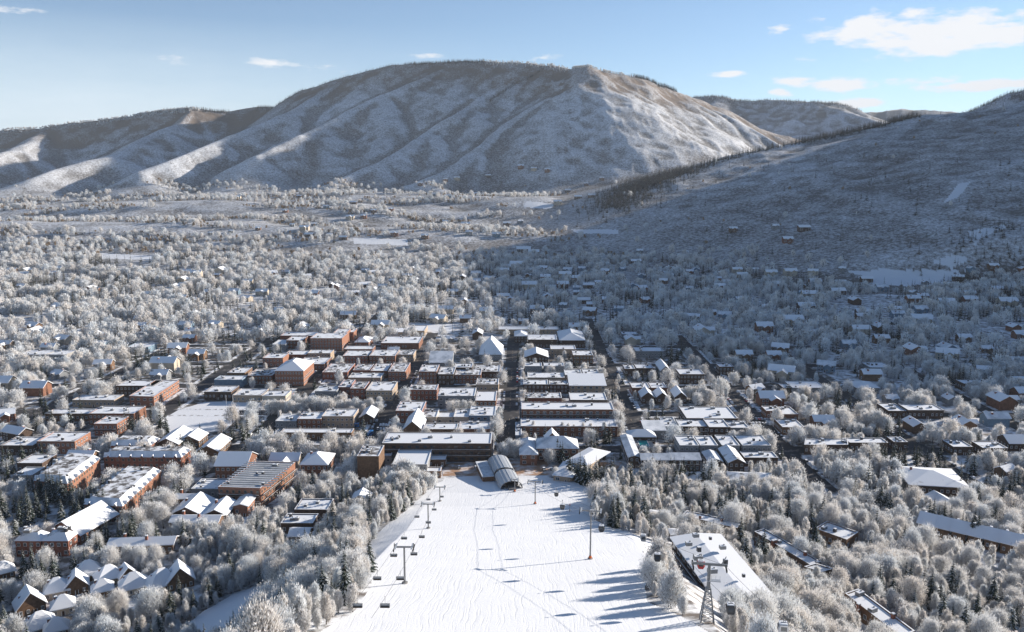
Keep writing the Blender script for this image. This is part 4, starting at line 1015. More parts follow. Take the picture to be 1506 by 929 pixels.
for px, py, ph in ((330, 600, 'the snowy park'), (640, 482, 'the white ball field'), (700, 712, 'the top of the plaza snow'), (700, 860, 'the ski run'), (470, 800, 'the aspen bank beside the run'), (1400, 640, 'the cottonwoods on the right'),
                   (1280, 700, 'the mixed grove on the right'), (1440, 850, 'the big grove in the right corner'), (160, 720, 'the pines by the brick hotel'), (30, 740, 'the pines on the left edge'), (340, 850, 'the small side run'), (60, 560, 'the left residential woods'), (200, 910, 'the left corner grove'),
                   (1180, 700, 'the curving east street'), (1320, 780, 'the spruce cluster on the right'), (1250, 880, 'the aspens by the bottom row'), (1000, 720, 'the spruces below the pool hotel'), (950, 690, 'the tree belt right of the run'), (610, 760, 'the tree belt left of the run')):
    q = hit(px, py); landmark(q[0], q[1], ph)

# ------------------------------------------------------------------ gondola station, lifts
def pix_on_line(A, B, py):
    A = Vector(A); B = Vector(B); lo, hi = -0.3, 1.3
    f = lambda t: project(*(A + (B - A) * t))[1] - py
    a = f(lo)
    for _ in range(40):
        m = (lo + hi) / 2
        if (f(m) > 0) == (a > 0): lo = m
        else: hi = m
    return A + (B - A) * lo


# station: two barrel roofs over a low hall
p_back = Vector(plane(733, 683, 3)); p_front = Vector(plane(753, 722, 3))
dv = (p_front - p_back); SL = dv.length; sang = math.atan2(dv.y, dv.x)
st = empty('gondola_station', (*p_back, 0), sang); tagp(st, 'gondola station with two pale barrel roofs at the foot of the run', 'gondola station'); landmark(p_back.x, p_back.y - 15, 'the barrel-roofed gondola station')
SEG = 10; RAD = 7.2


def barrel(x0, x1, m):
    b = MB(); vs = []
    for x in (x0, x1):
        for i in range(SEG + 1):
            t = math.pi * i / SEG; vs.append((x, -RAD * math.cos(t), 4.2 + 5.2 * math.sin(t) ** .8))
    n = SEG + 1
    b.add(vs, [(i, i + 1, n + i + 1, n + i) for i in range(SEG)], m)
    vin = [(x, y * .96, z - .35) for x, y, z in vs]
    b.add(vin, [(n + i, n + i + 1, i + 1, i) for i in range(SEG)], 'dark_metal')
    for o_ in (0, n): b.add(vs[o_:o_ + n] + vin[o_:o_ + n], [(i, i + 1, n + i + 1, n + i) if o_ else (i + 1, i, n + i, n + i + 1) for i in range(SEG)], 'metal_grey')
    for i in range(1, SEG, 2):
        t = math.pi * i / SEG; y = -RAD * math.cos(t); z = 4.25 + 5.2 * math.sin(t) ** .8
        b.tube((x0, y, z), (x1, y, z), .12, .12, 'metal_light', 5)
    return b


half = SL / 2
barrel(-2, half - 1.4, 'metal_light').obj('roof', st); barrel(half + 1.4, SL - 1, 'metal_light').obj('roof', st)
b = MB(); b.box(-1, -5.9, -2, SL - 9, 5.9, 4.6, 'concrete'); b.box(half - 1.2, -5.5, 4.6, half + 1.2, 5.5, 8.6, 'dark_metal'); b.obj('wall', st)
b = MB(); b.box(-2, -15, -2, half + 2, -7.6, 5, 'timber_brown'); b.box(-2.5, -15.5, 5, half + 2.5, -7.4, 5.45, 'roof_metal_snow'); b.obj('annex', st)
b = MB()
for s in (-1, 1): b.tube((SL - 3, s * 5.2, -4), (SL - 3, s * 5.2, 5), .35, .35, 'metal_grey', 8)
b.obj('column', st)
b = MB(); b.box(SL - 12, -2.4, 4.2, SL + 2.5, 2.4, 5.6, 'metal_grey'); b.tube((SL - 2, 0, 4.6), (SL - 2, 0, 5.0), 2.3, 2.3, 'dark_metal', 20); b.obj('bullwheel_housing', st)
FOOT.append(([(p_back.x - 16, p_back.y + 6), (p_back.x - 14, p_front.y - 6), (p_front.x + 12, p_front.y - 6), (p_back.x + 16, p_back.y + 6)][::1], 4))


def tower_mesh(h, arm, r=.30, armdrop=0):
    b1 = MB(); b1.tube((0, 0, -3), (0, 0, h), r * 1.2, r * .8, 'metal_grey', 12)
    b2 = MB(); b2.box(-arm, -.22, h - .25, arm, .22, h + .2, 'metal_grey')
    for s in (-1, 1):
        b2.box(s * arm - .12, -.15, h - .2, s * arm + .12, .15, h + 1.3, 'metal_grey')
        b2.box(s * (arm - .5) - .3, -2.2, h + .18, s * (arm - .5) + .3, 2.2, h + .26, 'metal_light')
    b3 = MB()
    for s in (-1, 1):
        b3.box(s * arm - .1, -2.4, h - .65, s * arm + .1, 2.4, h - .3, 'dark_metal')
        for j in range(6): b3.tube((s * arm - .16, -2.1 + j * .84, h - .35), (s * arm + .16, -2.1 + j * .84, h - .35), .28, .28, 'rubber', 10)
    return b1, b2, b3


def lift_tower(name, px, py, pty, arm, label, cat='lift tower', pad=True, rz=0.0):
    x, y, z = hit(px, py)
    d = ray(px, pty); k = math.hypot(x, y) / math.hypot(d[0], d[1]); h = max(8, CAM_Z + d[2] * k - z)
    t = empty(name, (x, y, z), rz); tagp(t, label, cat)
    a, b_, c = tower_mesh(h, arm); a.obj('pole', t); ar = b_.obj('crossarm', t); c.obj('sheave_assembly', ar)
    l = MB(); 
    for s in (-1, 1): l.box(s * .2 - .04, .5, 0, s * .2 + .04, .58, h, 'dark_metal')
    for j in range(int(h / .6)): l.box(-.2, .5, j * .6, .2, .56, j * .6 + .05, 'dark_metal')
    l.obj('ladder', t)
    if pad:
        p = MB(); p.tube((0, 0, -.3), (0, 0, 1.3), .55, .55, 'orange_pad', 12); p.obj('safety_pad', t)
    f = MB(); f.tube((0, 0, -2), (0, 0, .5), 1.0, 1.0, 'concrete', 10); f.obj('footing', t)
    return Vector((x, y, z)), h


CH = [lift_tower('chairlift_tower', 647, 737, 716, 3.1, 'short grey chairlift tower at the end of the left lift line', pad=False),
      lift_tower('chairlift_tower', 630, 777, 741, 3.1, 'grey chairlift tower halfway up the left edge of the run', pad=False),
      lift_tower('chairlift_tower', 595.5, 858, 804, 3.1, 'tallest grey chairlift tower on the left edge of the run', pad=False)]
GO = [lift_tower('gondola_tower', 787, 741, 708, 4.2, 'slim gondola tower with orange pads just right of the station', rz=R(-8)),
      lift_tower('gondola_tower', 868, 822, 751, 4.2, 'tall gondola tower with yellow-orange pad at the right edge of the run', rz=R(-8))]
lift_tower('chairlift_tower', 757, 723, 706, 2.2, 'small lift pole with red pad beside the station front')
# lattice tower
lx, ly = pt(1040, 905, 205)[:2]; lz = tz(lx, ly); lh = pt(1040, 829, math.hypot(lx, ly))[2] - lz
lt = empty('lattice_lift_tower', (lx, ly, lz), R(-8)); tagp(lt, 'frost-covered steel lattice gondola tower rising from aspens in front of the white-roofed lodge', 'lift tower'); landmark(lx, ly, 'the steel lattice tower')
b = MB(); hb = lh - 6.5; nseg = 9
for s in range(nseg):
    z0_, z1_ = s * hb / nseg - (2 if s == 0 else 0), (s + 1) * hb / nseg
    w0 = 1.8 - 1.25 * max(z0_, 0) / hb; w1 = 1.8 - 1.25 * z1_ / hb
    cs0 = [(-w0, -w0, z0_), (w0, -w0, z0_), (w0, w0, z0_), (-w0, w0, z0_)]; cs1 = [(-w1, -w1, z1_), (w1, -w1, z1_), (w1, w1, z1_), (-w1, w1, z1_)]
    for i in range(4):
        j = (i + 1) % 4
        b.tube(cs0[i], cs1[i], .15, .15, 'metal_grey', 5, False); b.tube(cs0[i], cs1[j], .07, .07, 'metal_grey', 4, False); b.tube(cs0[j], cs1[i], .07, .07, 'metal_light', 4, False); b.tube(cs1[i], cs1[j], .07, .07, 'metal_light', 4, False)
b.obj('lattice_frame', lt)
b = MB(); b.tube((0, 0, hb - .5), (0, 0, lh), .5, .38, 'metal_grey', 12); b.obj('mast', lt)
b = MB(); b.box(-4.6, -.25, lh - .3, 4.6, .25, lh + .25, 'metal_grey')
for s in (-1, 1):
    b.tube((s * 3.0, 0, lh), (s * 4.2, 0, lh + 2.4), .13, .1, 'metal_grey', 6); b.box(s * 4.2 - .12, -2.6, lh - .9, s * 4.2 + .12, 2.6, lh - .45, 'dark_metal')
    for j in range(7): b.tube((s * 4.2 - .18, -2.3 + j * .76, lh - .5), (s * 4.2 + .18, -2.3 + j * .76, lh - .5), .26, .26, 'rubber', 9)
b.obj('crossarm', lt)
b = MB(); b.box(-.4, -.6, lh - 4.6, 3.0, .6, lh - 4.4, 'metal_light')
for k in range(4): b.box(-.4 + k * 1.1, .5, lh - 4.4, -.33 + k * 1.1, .58, lh - 3.4, 'metal_light')
b.obj('service_platform', lt)
FOOT.append(([(lx - 6, ly - 4), (lx + 6, ly - 4), (lx + 6, ly + 4), (lx - 6, ly + 4)], 40))
bl = BIGROOF.location
FOOT.append(([(bl.x - 24, bl.y - 28), (bl.x - 8, bl.y - 28), (bl.x - 8, bl.y + 28), (bl.x - 24, bl.y + 28)], 4))
for i, (ux, uy) in enumerate(((-7, 14), (-5, 8), (-7.5, 2), (3, 17), (5, 9), (1, -4), (-6, -9), (4, -14), (-2, 20))):
    link('roof_unit', _um[i % 4], BIGROOF, (ux, uy, 10.3 + .10 * (12 - abs(ux))))
for v, h in CH + GO: FOOT.append(([(v.x - 2, v.y - 2), (v.x + 2, v.y - 2), (v.x + 2, v.y + 2), (v.x - 2, v.y + 2)], 12))


def cable(name, pts, label, r=.045, sag=.6, cat='lift cable'):
    b = MB()
    for i in range(len(pts) - 1):
        a, c = Vector(pts[i]), Vector(pts[i + 1]); n = 10; prev = a
        for k in range(1, n + 1):
            t = k / n; q = a.lerp(c, t) - Vector((0, 0, 4 * sag * t * (1 - t))); b.tube(prev, q, r, r, 'cable_steel', 5, False); prev = q
    o = b.obj(name); tagp(o, label, cat, 'steel cables of the two lifts'); return o


def top(v, h, s, arm, rz=0): return Vector((v.x + s * arm * math.cos(rz), v.y + s * arm * math.sin(rz), v.z + h - .1))


chtops = {s: [top(v, h, s, 3.1) for v, h in CH] for s in (-1, 1)}
for s in (-1, 1):
    l = chtops[s]; v, h = CH[0]
    start = Vector((CH[0][0].x + s * 2.6 + 4, CH[0][0].y + 42, 4.2)); d = (l[2] - l[1]); end = Vector((l[2].x + d.x * .62, l[2].y + d.y * .75, 0)); end.z = tz(end.x, end.y) + 13
    chtops[s] = [start] + l + [end]
    cable('chairlift_cable', chtops[s], 'thin chairlift cable on the ' + ('outer side nearest the aspens' if s < 0 else 'inner side nearest the run'), sag=.8)
gtops = {}
for s in (-1, 1):
    l = [Vector((p_front.x + s * 2.4, p_front.y, 5.6))] + [top(v, h, s, 4.2, R(-8)) for v, h in GO] + [Vector((lx + s * 4.2, ly, lz + lh - .4))]
    e = pt(1195 + 22 * s, 960, 140); l.append(Vector(e)); gtops[s] = l
    cable('gondola_cable', l, 'heavy gondola cable on the ' + ('run side of the towers' if s < 0 else 'tree side of the towers'), .04, 1.1)


def chair():
    t = empty('lift_chair'); 
    b = MB(); b.tube((0, 0, 0), (0, .25, -1.1), .045, .045, 'metal_grey', 6); b.tube((0, .25, -1.1), (0, 0, -1.9), .045, .045, 'metal_grey', 6); b.box(-.9, -.05, -1.95, .9, .05, -1.87, 'metal_grey'); b.obj('hanger', t)
    b = MB(); b.box(-1.05, -.45, -2.75, 1.05, .15, -2.65, 'timber_dark'); b.obj('seat', t)
    b = MB(); b.box(-1.05, .15, -2.7, 1.05, .22, -1.95, 'metal_light'); b.box(-1.1, -.3, -2.72, -1.0, .2, -1.9, 'metal_grey'); b.box(1.0, -.3, -2.72, 1.1, .2, -1.9, 'metal_grey'); b.obj('backrest', t)
    b = MB(); b.tube((-1.0, -.55, -2.1), (1.0, -.55, -2.1), .04, .04, 'metal_grey', 6); b.tube((-1.0, -.55, -2.1), (-1.0, .15, -2.0), .03, .03, 'metal_grey', 5); b.tube((1.0, -.55, -2.1), (1.0, .15, -2.0), .03, .03, 'metal_grey', 5); b.obj('safety_bar', t)
    return t


proto = None


def clone(root, kids, loc, rz=0.0, scale=None):
    r = root.copy(); C.objects.link(r); r.location = loc; r.rotation_euler = (0, 0, rz)
    if scale: r.scale = scale
    for k, sub in kids:
        c = k.copy(); C.objects.link(c); c.parent = r
        for s2 in sub: d = s2.copy(); C.objects.link(d); d.parent = c
    return r


def kids_of(root): return [(k, list(k.children)) for k in root.children]


def near_line(lines, py):
    best = None
    for i in range(len(lines) - 1):
        a, c = lines[i], lines[i + 1]; ya = project(*a)[1]; yc = project(*c)[1]
        if min(ya, yc) <= py <= max(ya, yc): return pix_on_line(a, c, py)
    return None


ch0 = chair(); chk = kids_of(ch0); n = 0
for s, ys, side in ((-1, (728, 752, 782, 806, 838, 876, 920), 'outer'), (1, (724, 742, 760, 780, 804, 838, 876, 915), 'inner')):
    for i, py in enumerate(ys):
        q = near_line(chtops[s], py)
        if q is None: continue
        if n == 0: c = ch0; c.location = q
        else: c = clone(ch0, chk, q)
        n += 1
        tagp(c, f'empty double chair on the {side} chairlift cable, {ORD[i + 1] if i else "first"} from the far end of the line' if i else f'empty double chair on the {side} chairlift cable, the one at the far end', 'lift chair', 'empty chairs on the left chairlift')


def cabin(mat):
    t = empty('gondola_cabin')
    b = MB(); b.tube((0, 0, .1), (0, .0, -1.5), .06, .06, 'metal_grey', 6); b.box(-.5, -.12, -1.55, .5, .12, -1.45, 'metal_grey'); b.box(-.12, -.5, -.02, .12, .5, .16, 'dark_metal'); b.obj('hanger_arm', t)
    b = MB(); prof = [(-.75, -3.7), (-1.02, -3.1), (-1.05, -2.3), (-.8, -1.65), (.8, -1.65), (1.05, -2.3), (1.02, -3.1), (.75, -3.7)]
    vs = [(x * .82, -1.0, z) for x, z in prof] + [(x, -.55, z) for x, z in prof] + [(x, .55, z) for x, z in prof] + [(x * .82, 1.0, z) for x, z in prof]; n8 = 8
    fs = [tuple(range(8))] + [tuple(reversed(range(24, 32)))]
    for r_ in range(3): fs += [(r_ * 8 + (i + 1) % 8, r_ * 8 + i, r_ * 8 + 8 + i, r_ * 8 + 8 + (i + 1) % 8) for i in range(8)]
    b.add(vs, fs, mat); body = b.obj('cabin_body', t)
    for s in (-1, 1):
        b = MB(); b.box(s * 1.055 - .02, -.5, -2.95, s * 1.055 + .02, .5, -2.0, 'glass_dark'); b.obj('window', t)
        b = MB(); b.box(-.62, s * 1.01 - .015, -2.95, .62, s * 1.01 + .015, -2.0, 'glass_dark'); b.obj('window', t)
    b = MB(); b.box(-.8, -.7, -1.66, .8, .7, -1.5, 'roof_snow_clean'); b.obj('roof', t)
    b = MB(); b.box(.98, -.2, -3.5, 1.14, .5, -3.1, 'metal_light'); b.obj('ski_rack', t)
    return t


cabs = {m: cabin(m) for m in ('paint_black', 'paint_red', 'paint_silver')}; ck = {m: kids_of(o) for m, o in cabs.items()}; used = set()
for s, py, m, lb in ((-1, 706, 'paint_black', 'dark gondola cabin nearest the station beside the slim tower'), (1, 719, 'paint_black', 'dark gondola cabin hanging just below the slim tower'), (-1, 736, 'paint_black', 'dark gondola cabin above the run between the two towers'), (1, 745, 'paint_silver', 'silver gondola cabin above the run between the two towers'),
                     (-1, 766, 'paint_black', 'dark gondola cabin over the tree edge right of the tall tower'), (1, 779, 'paint_silver', 'silver gondola cabin over the tree edge right of the tall tower'), (-1, 806, 'paint_black', 'black gondola cabin beside the balcony side of the white-roofed lodge'), (1, 816, 'paint_red', 'red gondola cabin beside the balcony side of the white-roofed lodge'),
                     (-1, 878, 'paint_black', 'large black gondola cabin over the aspens right of the lattice tower'), (1, 905, 'paint_silver', 'grey gondola cabin at the bottom edge right of the lattice tower')):
    q = near_line(gtops[s], py)
    if q is None: continue
    if m not in used: used.add(m); c = cabs[m]; c.location = q; c.rotation_euler = (0, 0, R(-8))
    else: c = clone(cabs[m], ck[m], q, R(-8))
    tagp(c, lb, 'gondola cabin', 'gondola cabins on the right cable')

# snow gun
x, y, z = hit(838, 752); t = empty('snow_gun', (x, y, z)); tagp(t, 'red snow gun on a pole standing on the run below the gondola line', 'snow gun')
b = MB(); b.tube((0, 0, -1), (0, 0, 3.2), .12, .1, 'dark_metal', 8)
for k in range(3): a_ = k * 2.094; b.tube((math.cos(a_) * 1.2, math.sin(a_) * 1.2, -.2), (0, 0, 1.3), .06, .06, 'dark_metal', 6)
b.obj('stand', t)
b = MB(); b.tube((0, .9, 3.3), (0, -.9, 3.9), .62, .5, 'paint_red', 14); b.obj('barrel', t); b = MB(); b.tube((0, -.9, 3.9), (0, -1.1, 3.97), .56, .56, 'metal_light', 14); b.obj('nozzle_ring', t)
# goal posts in the park
for i, (px, lb) in enumerate(((333, 'left white goal pole in the snowy park'), (343, 'right white goal pole in the snowy park'))):
    x, y = plane(px, 596, 0); b = MB(); b.tube((0, 0, -.5), (0, 0, 9.5), .16, .12, 'paint_white', 8); o = b.obj('goal_pole'); o.location = (x, y, 0); tagp(o, lb, 'pole', 'pair of poles in the park')
# solar rows on the brick residence hotel
loc = SOLAR.location; 
for i in range(12):
    b = MB(); b.box(-16, 0, 0, 16, 1.3, .12, 'metal_grey'); b.box(-16, .02, .125, 16, .5, .2, 'roof_snow_clean'); o = b.obj('solar_panel_row', SOLAR); o.location = (0, -20 + i * 3.5, 13.6); o.rotation_euler = (R(14), 0, 0)


# ------------------------------------------------------------------ vehicles
def make_car(paint, kind):
    t = empty('parked_car'); L_, w_ = (4.6, 1.85) if kind == 0 else (5.3, 2.0)
    prof = [(-L_ / 2, .35), (-L_ / 2, .82), (-L_ * .28, .95), (-L_ * .17, 1.42 + .25 * kind), (L_ * .28, 1.45 + .25 * kind), (L_ * .42, .98), (L_ / 2, .9), (L_ / 2, .35)]
    b = MB(); n_ = len(prof)
    vs = [(-w_ / 2 * (.86 if z > 1.2 else 1), y, z) for y, z in prof] + [(w_ / 2 * (.86 if z > 1.2 else 1), y, z) for y, z in prof]
    b.add(vs, [tuple(reversed(range(n_))), tuple(range(n_, 2 * n_))] + [(i, (i + 1) % n_, n_ + (i + 1) % n_, n_ + i) for i in range(n_)], paint); b.obj('body', t)
    b = MB(); b.box(-w_ * .40, -L_ * .14, 1.46 + .25 * kind, w_ * .40, L_ * .26, 1.60 + .25 * kind, 'roof_snow'); b.box(-w_ * .42, -L_ * .46, .9, w_ * .42, -L_ * .30, 1.0, 'roof_snow'); b.obj('snow_cover', t)
    for s in (-1, 1): b = MB(); b.box(s * w_ * .465 - .03, -L_ * .15, 1.0, s * w_ * .465 + .03, L_ * .27, 1.32 + .2 * kind, 'glass_dark'); b.obj('window', t)
    for sy in (-1, 1):
        for sx in (-1, 1):
            b = MB(); b.tube((sx * w_ / 2 - sx * .2, sy * L_ * .31, .33), (sx * w_ / 2 + sx * .02, sy * L_ * .31, .33), .34, .34, 'rubber', 10); b.obj('wheel', t)
    return t


cars = []
for i, (pn, kd, ds) in enumerate((('paint_white', 0, 'white'), ('paint_silver', 0, 'silver'), ('paint_black', 0, 'black'), ('paint_navy', 1, 'dark blue high-roofed'), ('paint_red', 0, 'red'), ('paint_black', 1, 'black high-roofed'), ('paint_white', 1, 'white high-roofed'))):
    o = make_car(pn, kd); cars.append([o, kids_of(o), ds, False])
crng = random.Random(5)


def put_car(x, y, rz, where):
    if any(abs(x - bx) < 1.0 and abs(y - by) < 3 for bx, by in CARXY): return
    CARXY.append((x, y)); c = crng.choices(cars, (5, 4, 5, 2, 1, 3, 2))[0]
    if not c[3]: o = c[0]; c[3] = True; o.location = (x, y, tz(x, y) + .06); o.rotation_euler = (0, 0, rz)
    else: o = clone(c[0], c[1], (x, y, tz(x, y) + .06), rz)
    tagp(o, None, 'car', 'parked cars'); PENDING.append((o, f'snow-dusted {c[2]} car parked {where}', x, y))


CARXY = []
sname = {'hunter': 'on the middle street', 'spring': 'on the museum street', 'original': 'on the wide street', 'galena': 'beside the red-corner street', 'mill': 'on the opera house street', 'west_end': 'on the outer street'}
for k, (y0, y1, p) in {'hunter': (600, 860, .45), 'spring': (600, 940, .6), 'original': (520, 860, .62), 'galena': (600, 860, .5), 'mill': (600, 900, .45), 'west_end': (520, 760, .4)}.items():
    y = y0
    while y < y1:
        if min(abs(y - q) for q in YS) > 13:
            for s in (-1, 1):
                if crng.random() < p: put_car(XS[k] + s * (SW + .2 - (0 if k in ('spring', 'original', 'mill') else 1.4)), y, (math.pi if s > 0 else 0), sname[k])
        y += 6.2
for (px0, px1, py, nn, wh) in ((560, 580, 626, 6, 'in the bus station lot'), (556, 578, 632, 6, 'in the bus station lot'), (1112, 1132, 617, 6, 'in the market lot'), (1108, 1136, 624, 7, 'in the market lot'), (800, 880, 692, 8, 'on the plaza edge'), (452, 476, 716, 4, 'in a hotel yard'), (650, 700, 689, 3, 'beside the plaza')):
    for i in range(nn):
        x, y = plane(px0 + (px1 - px0) * i / max(1, nn - 1), py, 0); put_car(x, y, R(8), wh)


def bus(mat, label, px, py, rz):
    x, y = plane(px, py, 0); t = empty('city_bus', (x, y, .06), rz); tagp(t, label, 'bus', 'buses at the bus station')
    b = MB(); b.box(-6, -1.25, .35, 6, 1.25, 3.0, mat); b.obj('body', t)
    b = MB(); b.box(-5.7, -1.28, 1.5, 5.4, 1.28, 2.5, 'glass_dark'); b.obj('window', t); b = MB(); b.box(5.95, -1.1, 1.2, 6.03, 1.1, 2.6, 'glass_dark'); b.obj('windscreen', t)
    b = MB(); b.box(-5.9, -1.15, 3.0, 5.9, 1.15, 3.12, 'roof_snow_clean' if mat == 'paint_white' else mat); b.box(-3, -.7, 3.12, -1, .7, 3.4, 'metal_light'); b.obj('roof', t)
    for sx in (-3.8, 3.6):
        for sy in (-1.2, 1.2): b = MB(); b.tube((sx, sy - .15, .5), (sx, sy + .15, .5), .5, .5, 'rubber', 12); b.obj('wheel', t)


bus('bus_blue', 'bright blue city bus parked in front of the low bus station', 450, 645, R(2)); bus('paint_white', 'white-roofed city bus behind the low bus station roof', 482, 627.5, R(2)); bus('bus_blue', 'blue-sided city bus standing behind the right end of the bus station', 517, 627.5, R(2)); bus('bus_blue', 'small-looking blue bus crossing the street right of the bus station', 543, 641, R(80))


# ------------------------------------------------------------------ generic houses
def house_proto(L_, w_, h, wall, rtype, rmat, extra):
    t = empty('house'); b = MB(); b.box(-L_ / 2, -w_ / 2, -3, L_ / 2, w_ / 2, h, wall)
    pk = w_ / 2 * .62
    b.add([(-L_ / 2, -w_ / 2, h), (-L_ / 2, w_ / 2, h), (-L_ / 2, 0, h + pk - .25), (L_ / 2, -w_ / 2, h), (L_ / 2, w_ / 2, h), (L_ / 2, 0, h + pk - .25)], [(1, 0, 2), (3, 4, 5)], wall)
    r = MB(); o_ = .8; t_ = .4

    def gable(x0, x1, y0, y1, h, hh, alongx):
        if alongx:
            ym = (y0 + y1) / 2; top = [(x0, y0, h), (x1, y0, h), (x1, y1, h), (x0, y1, h), (x0, ym, h + hh), (x1, ym, h + hh)]; fs = [(0, 1, 5, 4), (2, 3, 4, 5)]
        else:
            xm = (x0 + x1) / 2; top = [(x0, y0, h), (x1, y0, h), (x1, y1, h), (x0, y1, h), (xm, y0, h + hh), (xm, y1, h + hh)]; fs = [(1, 2, 5, 4), (3, 0, 4, 5)]
        up = [(a, b_, c + t_) for a, b_, c in top]; r.add(up, fs, rmat); r.add(top, [tuple(reversed(f)) for f in fs], 'timber_dark')
        e = {}
        for f in fs:
            for i in range(4): e[(f[i], f[(i + 1) % 4])] = 1
        for (i, j) in e:
            if (j, i) not in e: r.add([top[i], top[j], up[j], up[i]], [(0, 1, 2, 3)], rmat)
    gable(-L_ / 2 - o_, L_ / 2 + o_, -w_ / 2 - o_, w_ / 2 + o_, h - .3, pk + .25, True)
    if extra:
        b.box(-L_ * .12, -w_ / 2 - extra, -3, L_ * .25, -w_ / 2, h - .6, wall)
        ww = L_ * .37; b.add([(-L_ * .12, -w_ / 2 - extra, h - .6), (L_ * .25, -w_ / 2 - extra, h - .6), (L_ * .065, -w_ / 2 - extra, h - .6 + ww * .3)], [(0, 1, 2)], wall)
        gable(-L_ * .12 - .7, L_ * .25 + .7, -w_ / 2 - extra - .8, 0, h - .8, ww * .36, False)
    b.obj('wall', t); ro = r.obj('roof', t); link('chimney', CHIM, ro, (L_ * .22, w_ * .2, h + 1.2))
    wm = win_mesh(1.5, 1.5, 'a'); yy = -w_ / 2 - .055
    for i, x in enumerate((-L_ * .38, -L_ * .22, L_ * .36)):
        for s in range(int(h // 2.9)): link('window', wm, t, (x, yy, 1.5 + 2.9 * s))
    link('window', wm, t, (L_ / 2 + .055, 0, 2.0), math.pi / 2)
    if extra: link('window', wm, t, (L_ * .065, -w_ / 2 - extra - .055, 2.2)); link('door', DOOR, t, (-L_ * .05, -w_ / 2 - extra - .055, 0))
    else: link('door', DOOR, t, (L_ * .1, yy, 0))
    return t


HP = []
for a in ((14, 9, 6, 'timber_brown', 0, 'roof_snow_clean', 4, 'brown timber house'), (18, 10, 6, 'timber_dark', 0, 'roof_snow_clean', 0, 'long dark timber house'), (12, 9, 5.5, 'siding_grey', 0, 'roof_snow', 3, 'small grey house'), (20, 12, 7, 'stucco_cream', 0, 'roof_snow_clean', 6, 'large cream house'), (15, 10, 6, 'siding_blue', 0, 'roof_metal_snow', 4, 'blue-grey house with metal roof'), (16, 11, 6.5, 'brick_brown', 0, 'roof_snow_clean', 5, 'brown brick house')):
    o = house_proto(*a[:7]); HP.append([o, kids_of(o), a[7], False])
hrng = random.Random(9)
HOUSE = []


def put_house(x, y, rz, sc, where):
    c = hrng.choice(HP)
    if not c[3]: o = c[0]; c[3] = True; o.location = (x, y, tz(x, y)); o.rotation_euler = (0, 0, rz); o.scale = (sc, sc, sc)
    else: o = clone(c[0], c[1], (x, y, tz(x, y)), rz, (sc, sc, sc))
    tagp(o, None, 'house', 'houses among the frosted trees'); PENDING.append((o, f'{"big " if sc > 1.15 else ""}{c[2]} {where}', x, y))
    ca, sa = math.cos(rz), math.sin(rz); e = 10 * sc
    FOOT.append(([(x - e, y - e * .7), (x + e, y - e * .7), (x + e, y + e * .6), (x - e, y + e * .6)], 13)); BUILD_XY.append((x, y, 11))


def clear(x, y, r):
    for bx, by, br in BUILD_XY:
        if math.hypot(x - bx, y - by) < br + r: return False
    for a, b_, c, d in STREET_RECTS:
        if a - 9 < x < c + 9 and b_ - 9 < y < d + 9: return False
    for o_ in OPEN + [RUN, SIDE_RUN]:
        if inpoly(np.array([x]), np.array([y]), o_)[0]: return False
    return True


LMK2 = ((110, 470, 'the middle of the left woods'), (350, 470, 'the tall left-centre cottonwoods'), (560, 440, 'the woods behind the brick blocks'), (240, 520, 'the left woods clearing'), (760, 430, 'the shaded woods beyond the school'), (900, 470, 'the dark woods by the museum street'), (1050, 450, 'the central shaded woods'),
        (1180, 480, 'the deep shaded woods'), (1350, 500, 'the right shaded woods'), (1460, 460, 'the shaded right edge'), (1280, 440, 'the small shaded field'), (1350, 405, 'the large shaded field'), (1000, 390, 'the foot of the shaded hill'), (960, 420, 'the shaded valley mouth'), (780, 380, 'the snowy lot below the knoll'),
        (480, 340, 'the sunlit bench houses'), (650, 350, 'the brown willow bench'), (750, 320, 'the round snowy knoll'), (860, 300, 'the high knoll'), (300, 330, 'the long tree-lined bench'), (620, 285, 'the upper bench below the mountain'), (150, 350, 'the left bench'), (1150, 345, 'the lone hillside houses'), (1440, 380, 'the hill road'), (770, 250, 'the mountain-foot lodges'))
for px, py, ph in LMK2:
    q = hit(px, py); landmark(q[0], q[1], ph)
